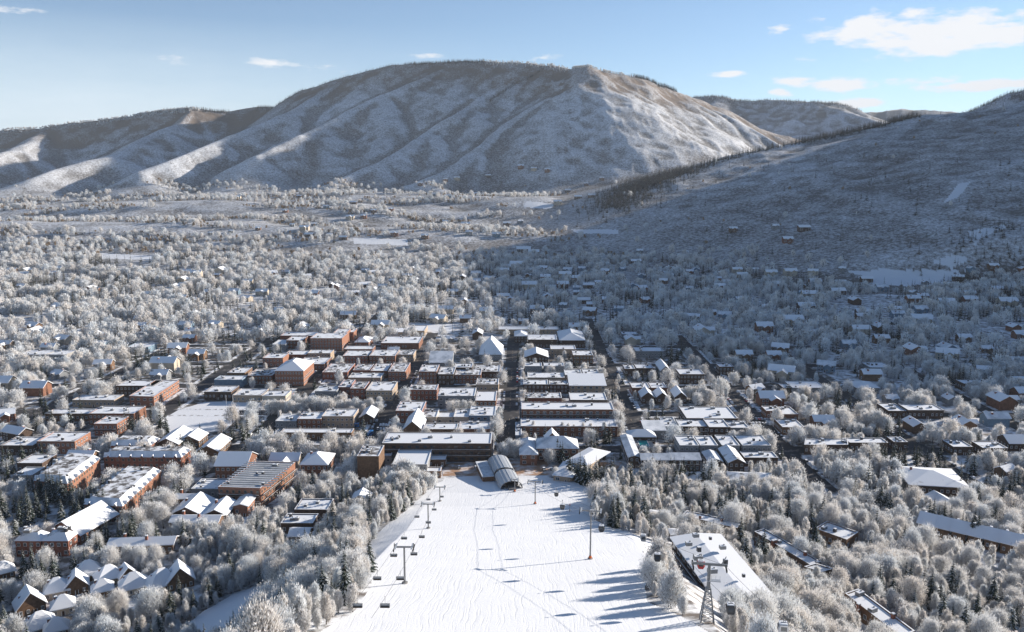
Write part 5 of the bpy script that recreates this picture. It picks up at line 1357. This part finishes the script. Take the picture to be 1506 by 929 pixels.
# hillside and bench houses seen in the photo
for px, py, w, rz in ((448, 338, 1.2, 0), (462, 332, 1.1, .2), (430, 333, 1.1, 0), (485, 348, 1.2, 0), (505, 352, 1.1, 0), (455, 348, 1.2, 0), (580, 346, 1.2, .1), (625, 350, 1.3, 0), (690, 345, 1.5, 0), (730, 348, 1.4, 0), (685, 333, 1.3, 0), (655, 328, 1.1, 0), (745, 332, 1.5, .1), (765, 328, 1.3, .3), (640, 288, 1.3, 0), (660, 290, 1.2, 0), (700, 287, 1.2, 0), (618, 272, 1.4, 0), (655, 266, 1.2, 0), (672, 264, 1.2, 0), (718, 260, 1.2, 0),
                      (766, 247, 1.6, 0), (785, 250, 1.2, 0), (805, 252, 1.4, 0), (820, 300, 1.3, 0), (850, 292, 1.3, 0), (870, 290, 1.3, 0), (835, 282, 1.2, 0), (862, 272, 1.2, 0), (885, 264, 1.3, 0), (520, 300, 1.2, 0), (480, 306, 1.2, 0), (455, 303, 1.1, 0), (550, 312, 1.2, 0), (575, 310, 1.1, 0), (515, 322, 1.2, 0), (535, 320, 1.1, 0), (1078, 340, 1.3, 0), (1140, 336, 1.3, 0), (1182, 339, 1.4, 0), (1158, 356, 1.3, 0),
                      (770, 372, 1.8, 0), (785, 376, 1.5, 0), (760, 394, 1.4, 0), (745, 396, 1.2, 0), (940, 372, 1.2, 0), (935, 388, 1.2, 0), (350, 292, 1.0, 0), (310, 345, 1.0, 0), (340, 342, 1.0, 0), (380, 338, 1.0, 0), (440, 290, 1.0, 0), (420, 312, 1.0, 0), (1460, 395, 1.2, 0), (1480, 450, 1.3, 0), (1465, 430, 1.3, 0), (1385, 425, 1.2, 0)):
    x, y, z = hit(px, py); put_house(x, y, rz, w, 'on the slope')
nh = 0
cand = []
for _ in range(30000):
    px = hrng.uniform(0, 1506); py = 398 + (860 - 398) * hrng.random() ** 1.7
    if 470 < px < 1010 and py > 640: continue
    cand.append((px, py))
for px, py in cand:
    if nh >= 240: break
    x, y, z = hit(px, py, 0)
    if inpoly(np.array([x]), np.array([y]), [(c[0], c[1]) for c in CORE])[0] and y < 880: continue
    if py > 700: continue
    if py < 480 and px < 640 and hrng.random() < .45: continue
    if not clear(x, y, 17 + (6 if y > 900 else 0)): continue
    put_house(x, y, hrng.choice((0, 0, 0, .1, math.pi / 2, math.pi / 2, .5, math.pi, -.4)), hrng.uniform(.85, 1.3), 'in trees'); nh += 1
print('houses', nh, 'cars', len(CARXY), 'objects', len(bpy.data.objects))


# ------------------------------------------------------------------ trees
def tree_mesh(parts, name, mats):
    """parts: list of (verts Nx3, faces list / Mx3 array, tint per face, mat index)"""
    vs = np.concatenate([p[0] for p in parts]); off = 0; fl = []; ti = []; mi = []
    for v, f, t, m_ in parts:
        fl.append(np.asarray(f) + off); off += len(v); ti.append(np.asarray(t)); mi.append(np.full(len(f), m_))
    f = np.concatenate(fl).astype(np.int32); ti = np.concatenate(ti).astype(np.float32); mi = np.concatenate(mi).astype(np.int32)
    me = bpy.data.meshes.new(name); me.vertices.add(len(vs)); me.vertices.foreach_set('co', vs.astype(np.float32).ravel())
    me.loops.add(f.size); me.loops.foreach_set('vertex_index', f.ravel()); me.polygons.add(len(f)); me.polygons.foreach_set('loop_start', np.arange(0, f.size, 3, dtype=np.int32)); me.polygons.foreach_set('loop_total', np.full(len(f), 3, np.int32))
    me.polygons.foreach_set('material_index', mi); me.update(calc_edges=True)
    for m_ in mats: me.materials.append(MATS[m_])
    a = me.attributes.new('tint', 'FLOAT', 'FACE'); a.data.foreach_set('value', ti)
    return me


def twigs(P_, D_, ln, wd, g, bend=.25):
    """thin pointed tufts at P_ along D_: two-triangle leaves"""
    n = len(P_); D_ = D_ / np.linalg.norm(D_, axis=1, keepdims=True)
    s = np.cross(D_, g.normal(size=(n, 3))); s /= np.linalg.norm(s, axis=1, keepdims=True) + 1e-9
    ln = ln * g.uniform(.6, 1.3, (n, 1)); wd = wd * g.uniform(.6, 1.4, (n, 1))
    a = P_ - D_ * ln * .45; b_ = P_ + D_ * ln * .55; m1 = P_ + s * wd * .5; m2 = P_ - s * wd * .5
    v = np.stack([a, m1, b_, m2], 1).reshape(-1, 3); i = np.arange(n)[:, None] * 4
    f = np.concatenate([i + [0, 1, 2], i + [0, 2, 3]], 1).reshape(-1, 3)
    return v, f


def limb(a, b_, r0, r1, n=5):
    a = np.array(a, float); b_ = np.array(b_, float); d = b_ - a; d /= np.linalg.norm(d); u = np.cross(d, [.3, .9, .1]); u /= np.linalg.norm(u); w = np.cross(d, u)
    t = np.arange(n) * 2 * math.pi / n; ring = np.cos(t)[:, None] * u + np.sin(t)[:, None] * w
    v = np.concatenate([a + ring * r0, b_ + ring * r1]); f = []
    for i in range(n): j = (i + 1) % n; f += [(i, j, n + j), (i, n + j, n + i)]
    return v, np.array(f)


def deciduous(seed, H, Wd, ntw, tl, tw, lobes, upright, lo=.28, with_trunk=True):
    g = np.random.default_rng(seed); tr = []; cr = []
    v, f = limb((0, 0, -1), (g.normal() * .2, g.normal() * .2, H * .55), H * .022, H * .010, 7); tr.append((v, f, np.zeros(len(f)), 0))
    LB = []
    for i in range(lobes):
        t = (i + .5) / lobes; hz = H * (lo + (1 - lo - .12) * t ** .85)
        prof = math.sin(math.pi * min(1, (.22 + .72 * t))) ** .7
        a = i * 2.399 + g.uniform(-.4, .4); rr = Wd * .5 * prof * g.uniform(.35, .78)
        c = np.array([math.cos(a) * rr, math.sin(a) * rr, hz]); rad = np.array([Wd * .235, Wd * .235, Wd * .235 * upright]) * g.uniform(.75, 1.15) * (1.0 if t < .85 else .8)
        LB.append((c, rad))
        st_ = (0, 0, hz * .45); v, f = limb(st_, c, H * .009, H * .003, 4); tr.append((v, f, np.zeros(len(f)), 0))
        for _ in range(2 if with_trunk else 0):
            e = c + g.normal(size=3) * rad * .55; v, f = limb(c * .9, e, H * .004, H * .0015, 3); tr.append((v, f, np.zeros(len(f)), 0))
    LB.append((np.array([0, 0, H * .86]), np.array([Wd * .2, Wd * .2, H * .13])))
    nt_ = ntw // len(LB)
    for c, rad in LB:
        q = g.normal(size=(nt_, 3)); q /= np.linalg.norm(q, axis=1, keepdims=True); rr = g.uniform(.25, 1, (nt_, 1)) ** .55
        off = q * rr * rad * (1 + .30 * g.normal(size=(nt_, 1)))
        P_ = c + off; ax = np.array([0, 0, H * lo * .8]); D_ = (P_ - ax); D_ /= np.linalg.norm(D_, axis=1, keepdims=True); D_ = D_ * .6 + q * .35 + np.array([0, 0, .85]) + g.normal(size=(nt_, 3)) * .28
        P_[:, 2] = np.maximum(P_[:, 2], H * .08)
        v, f = twigs(P_, D_, tl, tw, g); ti = np.clip(.66 + g.normal(size=nt_) * .30, 0, 1); cr.append((v, f, np.repeat(ti, 2), 0))
    return tr, cr


def spruce(seed, H, Wd, tiers, per, fine):
    g = np.random.default_rng(seed); v, f = limb((0, 0, -1), (0, 0, H * .97), H * .018, H * .003, 6); tr = [(v, f, np.zeros(len(f)), 0)]; V = []; F = []; T = []; n = 0

    def quad(a, b_, c, d, t):
        nonlocal n
        V.extend([a, b_, c, d]); F.extend([(n, n + 1, n + 2), (n, n + 2, n + 3)]); T.extend([t, t]); n += 4
    for k in range(tiers):
        t = k / (tiers - 1); z = H * (.06 + .92 * t); R0 = Wd * .5 * (1 - t) ** .82 + .12; m_ = max(4, int(per * (1 - .6 * t)))
        for j in range(m_):
            a = 2 * math.pi * (j + (k % 2) * .5) / m_ + g.uniform(-.25, .25); r_ = R0 * g.uniform(.72, 1.12); dr = r_ * g.uniform(.22, .42); z_ = z + g.uniform(-.35, .35) * H / tiers
            ca, sa = math.cos(a), math.sin(a); w = r_ * g.uniform(.2, .32) + .1
            root = np.array([0, 0, z_ + .1]); tip = np.array([ca * r_, sa * r_, z_ - dr]); mid = np.array([ca * r_ * .55, sa * r_ * .55, z_ - dr * .3]); s = np.array([-sa, ca, 0]) * w
            dp = np.array([0, 0, -.35 * w - .05])
            quad(root, mid + s + dp, tip, mid, g.uniform(.1, .5)); quad(root, mid, tip, mid - s + dp, g.uniform(.1, .5))
            if fine:
                for u in (.45, .7, .95):
                    for sg in (-1, 1):
                        b0 = root * (1 - u) + tip * u; e = b0 + np.array([ca * .25 - sg * sa * .5, sa * .25 + sg * ca * .5, -.22]) * w * 1.9; m2 = (b0 + e) / 2; sd = np.array([ca, sa, 0]) * w * .28
                        quad(b0, m2 + sd, e, m2 - sd, .35 if g.random() < .45 else g.uniform(.65, .95))
            # snow lying on the branch, a little above the needles
            if g.random() < .50:
                up = np.array([0, 0, .10]); s2 = s * .62; k0 = .35 * root + .65 * mid
                quad(k0 + up, (mid + tip) / 2 + s2 * .7 + up + dp * .3, tip + up * .6, (mid + tip) / 2 - s2 * .7 + up + dp * .3, g.uniform(.72, 1.0))
    return tr, [(np.array(V), np.array(F), np.array(T), 0)]


def make_variant(kind, lod, seed):
    if kind == 'cottonwood':
        H, Wd = 13 + seed % 3, 9.5 + (seed * 7 % 4)
        n, tl, tw = ((7500, .95, .17), (2100, 1.35, .33), (460, 2.0, .8))[lod]
        tr, cr = deciduous(seed + 100, H, Wd, n, tl, tw, (15, 12, 9)[lod], 1.5, .24, lod == 0); mats = 'frosted_twigs'
    elif kind == 'aspen':
        H, Wd = 10 + seed % 3, 4.4 + (seed * 3 % 3) * .5
        n, tl, tw = ((4200, .90, .14), (1200, 1.2, .26), (260, 1.8, .62))[lod]
        tr, cr = deciduous(seed + 200, H, Wd, n, tl, tw, (12, 9, 6)[lod], 2.1, .16, lod == 0); mats = 'frosted_aspen_twigs'
    elif kind == 'willow':
        tr, cr = deciduous(seed + 300, 7, 6, 260, 1.6, .7, 5, 1.2, .2, False); mats = 'bare_willow_twigs'
    else:
        H, Wd = 16 + seed % 4, 6.2 + (seed % 3) * .7
        tr, cr = spruce(seed + 400, H, Wd, (17, 12, 7)[lod], (13, 9, 6)[lod], lod == 0); mats = 'spruce_needles'
    return tree_mesh(tr, 'trunk', ['bark']), tree_mesh(cr, 'crown', [mats]), (tr, cr, mats)


# occupancy raster (2 m cells) from outlines
GX0, GY0, GS, GNX, GNY = -1300, 130, 2.0, 1350, 1500
occ = np.zeros((GNY, GNX), bool)
gx = GX0 + (np.arange(GNX) + .5) * GS; gy = GY0 + (np.arange(GNY) + .5) * GS


def mark(poly, pad=0, front=0):
    P2 = [(p[0], p[1]) for p in poly]
    cx_ = sum(p[0] for p in P2) / len(P2); cy_ = sum(p[1] for p in P2) / len(P2)
    e = []
    for x, y in P2:
        d = math.hypot(x - cx_, y - cy_) or 1; e.append((x + (x - cx_) / d * pad * 1.4, y + (y - cy_) / d * pad * 1.4))
    dirx, diry = -cx_, -cy_; L_ = math.hypot(dirx, diry); dirx /= L_; diry /= L_
    for s in np.arange(0, front + .1, 3.0):
        q = [(x + dirx * s, y + diry * s) for x, y in e]
        ax, bx = min(p[0] for p in q), max(p[0] for p in q); ay, by = min(p[1] for p in q), max(p[1] for p in q)
        i0, i1 = max(0, int((ax - GX0) / GS) - 1), min(GNX, int((bx - GX0) / GS) + 2); j0, j1 = max(0, int((ay - GY0) / GS) - 1), min(GNY, int((by - GY0) / GS) + 2)
        if i0 >= i1 or j0 >= j1: continue
        XX, YY = np.meshgrid(gx[i0:i1], gy[j0:j1]); occ[j0:j1, i0:i1] |= inpoly(XX, YY, q)


for poly, gap in FOOT: mark(poly, 3.0, gap)
for i_, o_ in enumerate(OPEN + [PLAZA]): mark(o_, 1, 0 if i_ in (0, 1, len(OPEN)) else 85 if i_ in (2, 3, 4, 5) else 34)
mark(RUN, 0); mark(SIDE_RUN, 0, 10)
for a, b_, c, d in STREET_RECTS: mark([(a + 1, b_), (c - 1, b_), (c - 1, d), (a + 1, d)], .5)
for x, y in CARXY: mark([(x - 2, y - 3), (x + 2, y - 3), (x + 2, y + 3), (x - 2, y + 3)], 0, 4)
mark(gpoly([(985, 785), (1036, 868), (1070, 905), (1045, 935), (1002, 880), (972, 812)]), 1)
mark(gpoly([(900, 668), (925, 690), (905, 700), (885, 690)]), 2)

trees = []     # x, y, kind, height scale


def scatter(y0, y1, step, prob, rgen):
    ys = np.arange(y0, y1, step); out = []
    for y in ys:
        w = .95 * y + 110; xs = np.arange(-w, w, step); n = len(xs)
        out.append(np.stack([xs + rgen.uniform(-.48, .48, n) * step, y + rgen.uniform(-.48, .48, n) * step], 1))
    q = np.concatenate(out); x, y = q[:, 0], q[:, 1]
    i = ((x - GX0) / GS).astype(int); j = ((y - GY0) / GS).astype(int)
    ok = (i >= 0) & (i < GNX) & (j >= 0) & (j < GNY); free = np.ones(len(x), bool); free[ok] = ~occ[j[ok], i[ok]]
    p = prob(x, y); k = free & (rgen.random(len(x)) < p)
    return x[k], y[k]


def density(x, y):
    n = fbm(x / 70, y / 70, 201, 3)
    p = .34 + 2.0 * (n - .40)
    core = inpoly(x, y, [(c[0], c[1]) for c in CORE]); p = np.where(core, .16, p)
    p = np.where((x > 205) & (x < 330) & (y > 560) & (y < 820), p * .8, p)
    p = np.where((y > 1500), p * np.clip(1.1 - (y - 1500) / 1500, .55, 1), p)
    # benches: rows of trees with open ground between
    b = np.clip((y - 1830) / 180, 0, 1) * np.where(x < 380, 1, .75)
    b = b * 1.0; edge_ = np.clip((3380 - y) / 420 + (fbm(x / 170, y / 90, 251, 3) - .5) * 2.4, 0, 1)
    rows = edge_ * (fbm(x / 240, y / 52, 231, 3) > .54).astype(float) * .62
    p = p * (1 - b) + b * rows
    zz_ = ridge_field(x, y, RH) - np.interp(y, BASEY, BASEZ); p = np.where((y > 1500) & (zz_ > 6), p * np.clip(.28 - zz_ / 160, .012, 1), p)
    g = gpoly_slopebelt(x, y); p = np.where(g, .94, p); p = np.where((y < 600) & ~g, np.maximum(p, .62), p)
    return np.clip(p, 0, .95)


def gpoly_slopebelt(x, y): return (y < 545) & (x > -140) & (x < 190)


def kindof(x, y, r):
    n = fbm(x / 45, y / 45, 301, 2); m_ = fbm(x / 150, y / 150, 307, 2)
    k = np.full(len(x), 0)                          # 0 cottonwood, 1 aspen, 2 spruce, 3 willow
    k[r < .36 + 2.6 * (n - .5)] = 2
    u = hash2(np.floor(x * 3), np.floor(y * 3), 5)
    k[(k == 0) & (u < .22)] = 1
    belt = (y < 545) & (x > -175) & (x < 240)
    k[belt & (u < .74) & (k != 2)] = 1; k[belt & (r > .20) & (k == 2)] = 1
    far = y > 1850
    k[far & (k != 2) & (u > .42)] = 3; k[far & (k == 2) & (u > .45)] = 0
    return k


T = []
for (y0, y1, st_) in ((150, 545, 4.4), (545, 900, 5.9), (900, 1500, 8.0), (1500, 3420, 10.0)):
    x, y = scatter(y0, y1, st_, density, rng)
    if y0 == 150:
        keep = (np.abs(x) < 260) | (rng.random(len(x)) < .62); x, y = x[keep], y[keep]
    k = kindof(x, y, rng.random(len(x)))
    T.append(np.stack([x, y, k, (rng.uniform(.55, 1.30, len(x)) * (.8 + .4 * fbm(x / 30, y / 30, 411, 2))) * (.80 if y0 == 150 else .84 if y0 == 545 else .98)], 1))
# street trees in the core
stt = []
for kx in ('hunter', 'spring', 'original', 'galena', 'mill'):
    for s in (-1, 1):
        for y in np.arange(590, 930, 11.0):
            if min(abs(y - q) for q in YS) > 12 and rng.random() < .42:
                x = XS[kx] + s * (SW + 4.2) + rng.normal() * .4
                i, j = int((x - GX0) / GS), int((y - GY0) / GS)
                if not occ[j, i]: stt.append((x, y + rng.normal(), 1 if rng.random() < .5 else 0, rng.uniform(.5, .85)))
for (px0, py0, px1, py1, n, kk) in ((395, 611, 560, 606, 26, 0), (622, 668, 715, 672, 9, 1), (770, 640, 905, 640, 13, 1), (405, 622, 545, 619, 10, 1), (660, 612, 695, 606, 4, 0), (728, 648, 735, 610, 6, 0), (812, 672, 830, 684, 7, 2), (835, 700, 868, 716, 14, 2), (865, 716, 905, 700, 8, 2), (800, 668, 812, 684, 5, 0), (905, 600, 908, 640, 5, 0), (910, 560, 905, 600, 5, 1),
                              (40, 732, 112, 742, 16, 2), (115, 752, 160, 760, 8, 2), (220, 612, 250, 640, 6, 2), (184, 628, 215, 640, 7, 2), (430, 600, 520, 602, 12, 0), (348, 640, 400, 655, 5, 2), (265, 660, 300, 690, 8, 2), (958, 706, 1060, 716, 14, 2), (1360, 775, 1440, 800, 10, 2), (1330, 880, 1380, 900, 5, 2), (932, 765, 955, 790, 6, 2), (1285, 740, 1310, 765, 4, 2), (1000, 585, 1040, 592, 8, 0)):
    for i in range(n):
        t = (i + .5) / n; px = px0 + (px1 - px0) * t; py = py0 + (py1 - py0) * t; x, y, z = hit(px, py); stt.append((x + rng.normal() * .8, y + rng.normal() * 1.2, kk, rng.uniform(.62, 1.0) if kk != 2 else rng.uniform(.75, 1.15)))
T.append(np.array(stt))
T = np.concatenate(T); TZ = terrain(T[:, 0], T[:, 1])
px, py, dep = project(T[:, 0], T[:, 1], TZ + 6)
vis = (px > -420) & (px < W0 + 420) & (py < H0 + 160) & (dep > 60)
T, TZ, dep, px, py = T[vis], TZ[vis], dep[vis], px[vis], py[vis]
# conifers on the crests, the shaded gully and dotted over the hill
HC = []


def along(pts, n, kk, spread, s0, s1):
    pts = [pt(*p) for p in pts]
    for i in range(n):
        j = rng.integers(len(pts) - 1); t = rng.random(); a, b_ = pts[j], pts[j + 1]
        HC.append((a[0] + (b_[0] - a[0]) * t + rng.normal() * spread, a[1] + (b_[1] - a[1]) * t + rng.normal() * spread, kk, rng.uniform(s0, s1)))


along([(380, 160, 4995), (405, 158, 4900), (450, 133, 4900), (500, 113, 4880), (565, 97, 4800), (640, 91, 4760)], 1000, 2, 22, .5, 1.0)
along([(600, 93, 4790), (640, 91, 4760), (710, 89, 4700)], 800, 2, 22, .6, 1.2)
along([(710, 89, 4700), (780, 92, 4600), (840, 101, 4420), (867, 98, 4350), (930, 112, 4500)], 420, 1, 18, .7, 1.2)
along([(930, 112, 4500), (990, 130, 4700)], 400, 2, 14, .9, 1.4); along([(0, 193, 5300), (200, 167, 5100), (285, 157, 5000)], 700, 0, 22, .4, .8); along([(200, 167, 5100), (285, 157, 5000), (335, 162, 5000)], 300, 2, 14, .7, 1.2)
along([(1020, 140, 6600), (1060, 139, 6500), (1110, 147, 6400), (1190, 147, 6300), (1250, 156, 6300)], 1500, 2, 60, .7, 1.2)
along([(1400, 172, 5400), (1450, 156, 5300), (1490, 139, 5200), (1540, 128, 5200)], 1200, 2, 80, .8, 1.3)
along([(925, 318, 2700), (960, 288, 2850), (1010, 260, 2950), (1090, 231, 3080), (1180, 209, 3200)], 650, 2, 22, .8, 1.4)
along([(1180, 209, 3200), (1260, 194, 3300), (1350, 174, 3400)], 600, 2, 16, .9, 1.5)
along([(905, 352, 2450), (925, 315, 2700), (960, 285, 2850), (1000, 262, 2950)], 1500, 2, 60, .8, 1.5)
along([(660, 268, 3300), (700, 262, 3330), (740, 262, 3330)], 120, 2, 60, .7, 1.1); along([(500, 270, 3250), (560, 272, 3200), (640, 275, 3150)], 160, 0, 60, .5, .9)
along([(1506, 345, 1900), (1450, 380, 1650), (1400, 395, 1500)], 260, 2, 60, .8, 1.3)
along([(720, 150, 4250), (760, 120, 4400), (800, 105, 4500)], 200, 2, 8, .5, .9)
for _ in range(90):
    q = hit(rng.uniform(1000, 1506), rng.uniform(230, 370)); HC.append((q[0], q[1], 2, rng.uniform(.8, 1.5)))
for _ in range(60):
    q = hit(rng.uniform(200, 900), rng.uniform(170, 275)); HC.append((q[0], q[1], 2, rng.uniform(.7, 1.2)))
HC = np.array(HC); HZ = terrain(HC[:, 0], HC[:, 1])

KN = ['cottonwood', 'aspen', 'spruce', 'willow']
NAMES = {'cottonwood': ('cottonwood_tree', 'cottonwoods standing in the frost'), 'aspen': ('aspen_tree', 'slender aspens by the slopes'), 'spruce': ('spruce_tree', 'snow-laden spruces')}
NV = {0: 4, 1: 4, 2: 3}
LIB = bpy.data.collections.new('tree_library')      # only referenced by the woods below; never linked to the scene
VAR = {}; order = []
for ki, kn in enumerate(KN):
    for lod in ((0, 1, 2) if kn != 'willow' else (2,)):
        for s in range(NV[lod]):
            mt, mc, raw = make_variant(kn, lod, s); VAR[(ki, lod, s)] = (mt, mc)
            tr, cr, mats = raw
            me = tree_mesh([(v, f, t, 1) for v, f, t, _ in tr] + cr, 'woods_tree', [mats, 'bark'])
            nm = f'v{len(order):03d}'; o = bpy.data.objects.new(nm, me); LIB.objects.link(o); order.append((ki, lod, s))
OIDX = {k: i for i, k in enumerate(order)}

single = np.zeros(len(T), bool)
szz = (13, 10, 16, 7)
inside = (px > -15) & (px < W0 + 15) & (py < H0 + 30)
for ki in range(3):
    idx = np.nonzero((T[:, 2] == ki) & inside)[0]; sc = T[idx, 3] * szz[ki] / dep[idx]
    single[idx[np.argsort(-sc)[:296]]] = True
desc0 = {0: (('low broad', 'small'), ('rounded', 'medium'), ('tall spreading', 'tall')), 1: (('short slender', ''), ('slender', ''), ('tall slender', '')), 2: (('small', ''), ('mid-sized', ''), ('tall', ''))}
for n_, i in enumerate(np.nonzero(single)[0]):
    ki = int(T[i, 2]); kn = KN[ki]; s = int(rng.integers(NV[0])); lod = 0 if dep[i] < 520 else 1; s = s % NV[lod]
    mt, mc = VAR[(ki, lod, s)]; h = T[i, 3]; w = h * rng.uniform(.88, 1.15)
    r = empty(NAMES[kn][0], (T[i, 0], T[i, 1], TZ[i]), rng.uniform(0, 6.28)); r.scale = (w, w, h)
    link('trunk', mt, r); link('crown', mc, r)
    q = 0 if h < .85 else 1 if h < 1.05 else 2
    d = {0: ('low frosted cottonwood', 'rounded frosted cottonwood', 'tall spreading frosted cottonwood'), 1: ('short frost-white aspen', 'slender frost-white aspen', 'tall frost-white aspen'), 2: ('small snow-flecked spruce', 'dark snow-flecked spruce', 'tall dark snow-laden spruce')}[ki][q]
    tagp(r, None, 'tree', NAMES[kn][1]); PENDING.append((r, d, T[i, 0], T[i, 1]))


def scatter_object(name, pos, rot, scl, idx):
    me = bpy.data.meshes.new(name); me.vertices.add(len(pos)); me.vertices.foreach_set('co', pos.astype(np.float32).ravel()); me.update()
    a = me.attributes.new('vrot', 'FLOAT_VECTOR', 'POINT'); a.data.foreach_set('vector', rot.astype(np.float32).ravel())
    a = me.attributes.new('vscl', 'FLOAT_VECTOR', 'POINT'); a.data.foreach_set('vector', scl.astype(np.float32).ravel())
    a = me.attributes.new('vidx', 'INT', 'POINT'); a.data.foreach_set('value', idx.astype(np.int32))
    o = bpy.data.objects.new(name, me); C.objects.link(o); o['kind'] = 'stuff'
    ng = bpy.data.node_groups.new('scatter', 'GeometryNodeTree'); ng.interface.new_socket('Geometry', in_out='INPUT', socket_type='NodeSocketGeometry'); ng.interface.new_socket('Geometry', in_out='OUTPUT', socket_type='NodeSocketGeometry')
    N = ng.nodes.new; L = ng.links.new; gi = N('NodeGroupInput'); go = N('NodeGroupOutput'); iop = N('GeometryNodeInstanceOnPoints'); ci = N('GeometryNodeCollectionInfo')
    ci.inputs['Collection'].default_value = LIB; ci.inputs['Separate Children'].default_value = True; ci.inputs['Reset Children'].default_value = True
    L(gi.outputs[0], iop.inputs['Points']); L(ci.outputs[0], iop.inputs['Instance']); iop.inputs['Pick Instance'].default_value = True
    for nm, ty, sk in (('vrot', 'FLOAT_VECTOR', 'Rotation'), ('vscl', 'FLOAT_VECTOR', 'Scale'), ('vidx', 'INT', 'Instance Index')):
        na = N('GeometryNodeInputNamedAttribute'); na.data_type = ty; na.inputs['Name'].default_value = nm; L([s_ for s_ in na.outputs if s_.enabled][0], iop.inputs[sk])
    L(iop.outputs[0], go.inputs[0]); md = o.modifiers.new('scatter', 'NODES'); md.node_group = ng
    return o


rest = ~single
allx = np.concatenate([T[rest], HC]); allz = np.concatenate([TZ[rest], HZ]); alld = np.hypot(allx[:, 0], allx[:, 1])
for ki, nm in ((0, 'frosted_cottonwood_woods'), (1, 'frosted_aspen_woods'), (2, 'spruce_forest'), (3, 'willow_thicket')):
    k = allx[:, 2] == ki; q = allx[k]; zz = allz[k]; dd = alld[k]; n = len(q)
    lod = np.where(dd < 430, 0, np.where(dd < 950, 1, 2)); 
    if ki == 3: lod[:] = 2
    idx = np.array([OIDX[(ki, int(l), int(rng.integers(NV[int(l)])))] for l in lod])
    w = q[:, 3] * rng.uniform(.85, 1.2, n) * np.where(dd > 1500, 1.12, 1.0); scl = np.stack([w, w, q[:, 3]], 1)
    rot = np.stack([np.zeros(n), np.zeros(n), rng.uniform(0, 6.28, n)], 1)
    o = scatter_object(nm, np.stack([q[:, 0], q[:, 1], zz], 1), rot, scl, idx); print(nm, n)
resolve_labels()
hz = MB(); hz.box(-17000, -900, -6, 17000, 17500, 1420, 'roof_snow'); o = hz.obj('haze'); o['kind'] = 'stuff'; o.data.materials.clear()
hm = bpy.data.materials.new('valley_air'); hm.use_nodes = True; hm.node_tree.nodes.clear(); ho = hm.node_tree.nodes.new('ShaderNodeOutputMaterial'); hv = hm.node_tree.nodes.new('ShaderNodeVolumePrincipled')
hv.inputs['Color'].default_value = (.80, .88, 1.0, 1); hv.inputs['Density'].default_value = .000028; hv.inputs['Anisotropy'].default_value = 0.0; hm.node_tree.links.new(hv.outputs[0], ho.inputs['Volume']); o.data.materials.append(hm)
print('objects', len(bpy.data.objects), 'buildings', len(BUILD_XY))
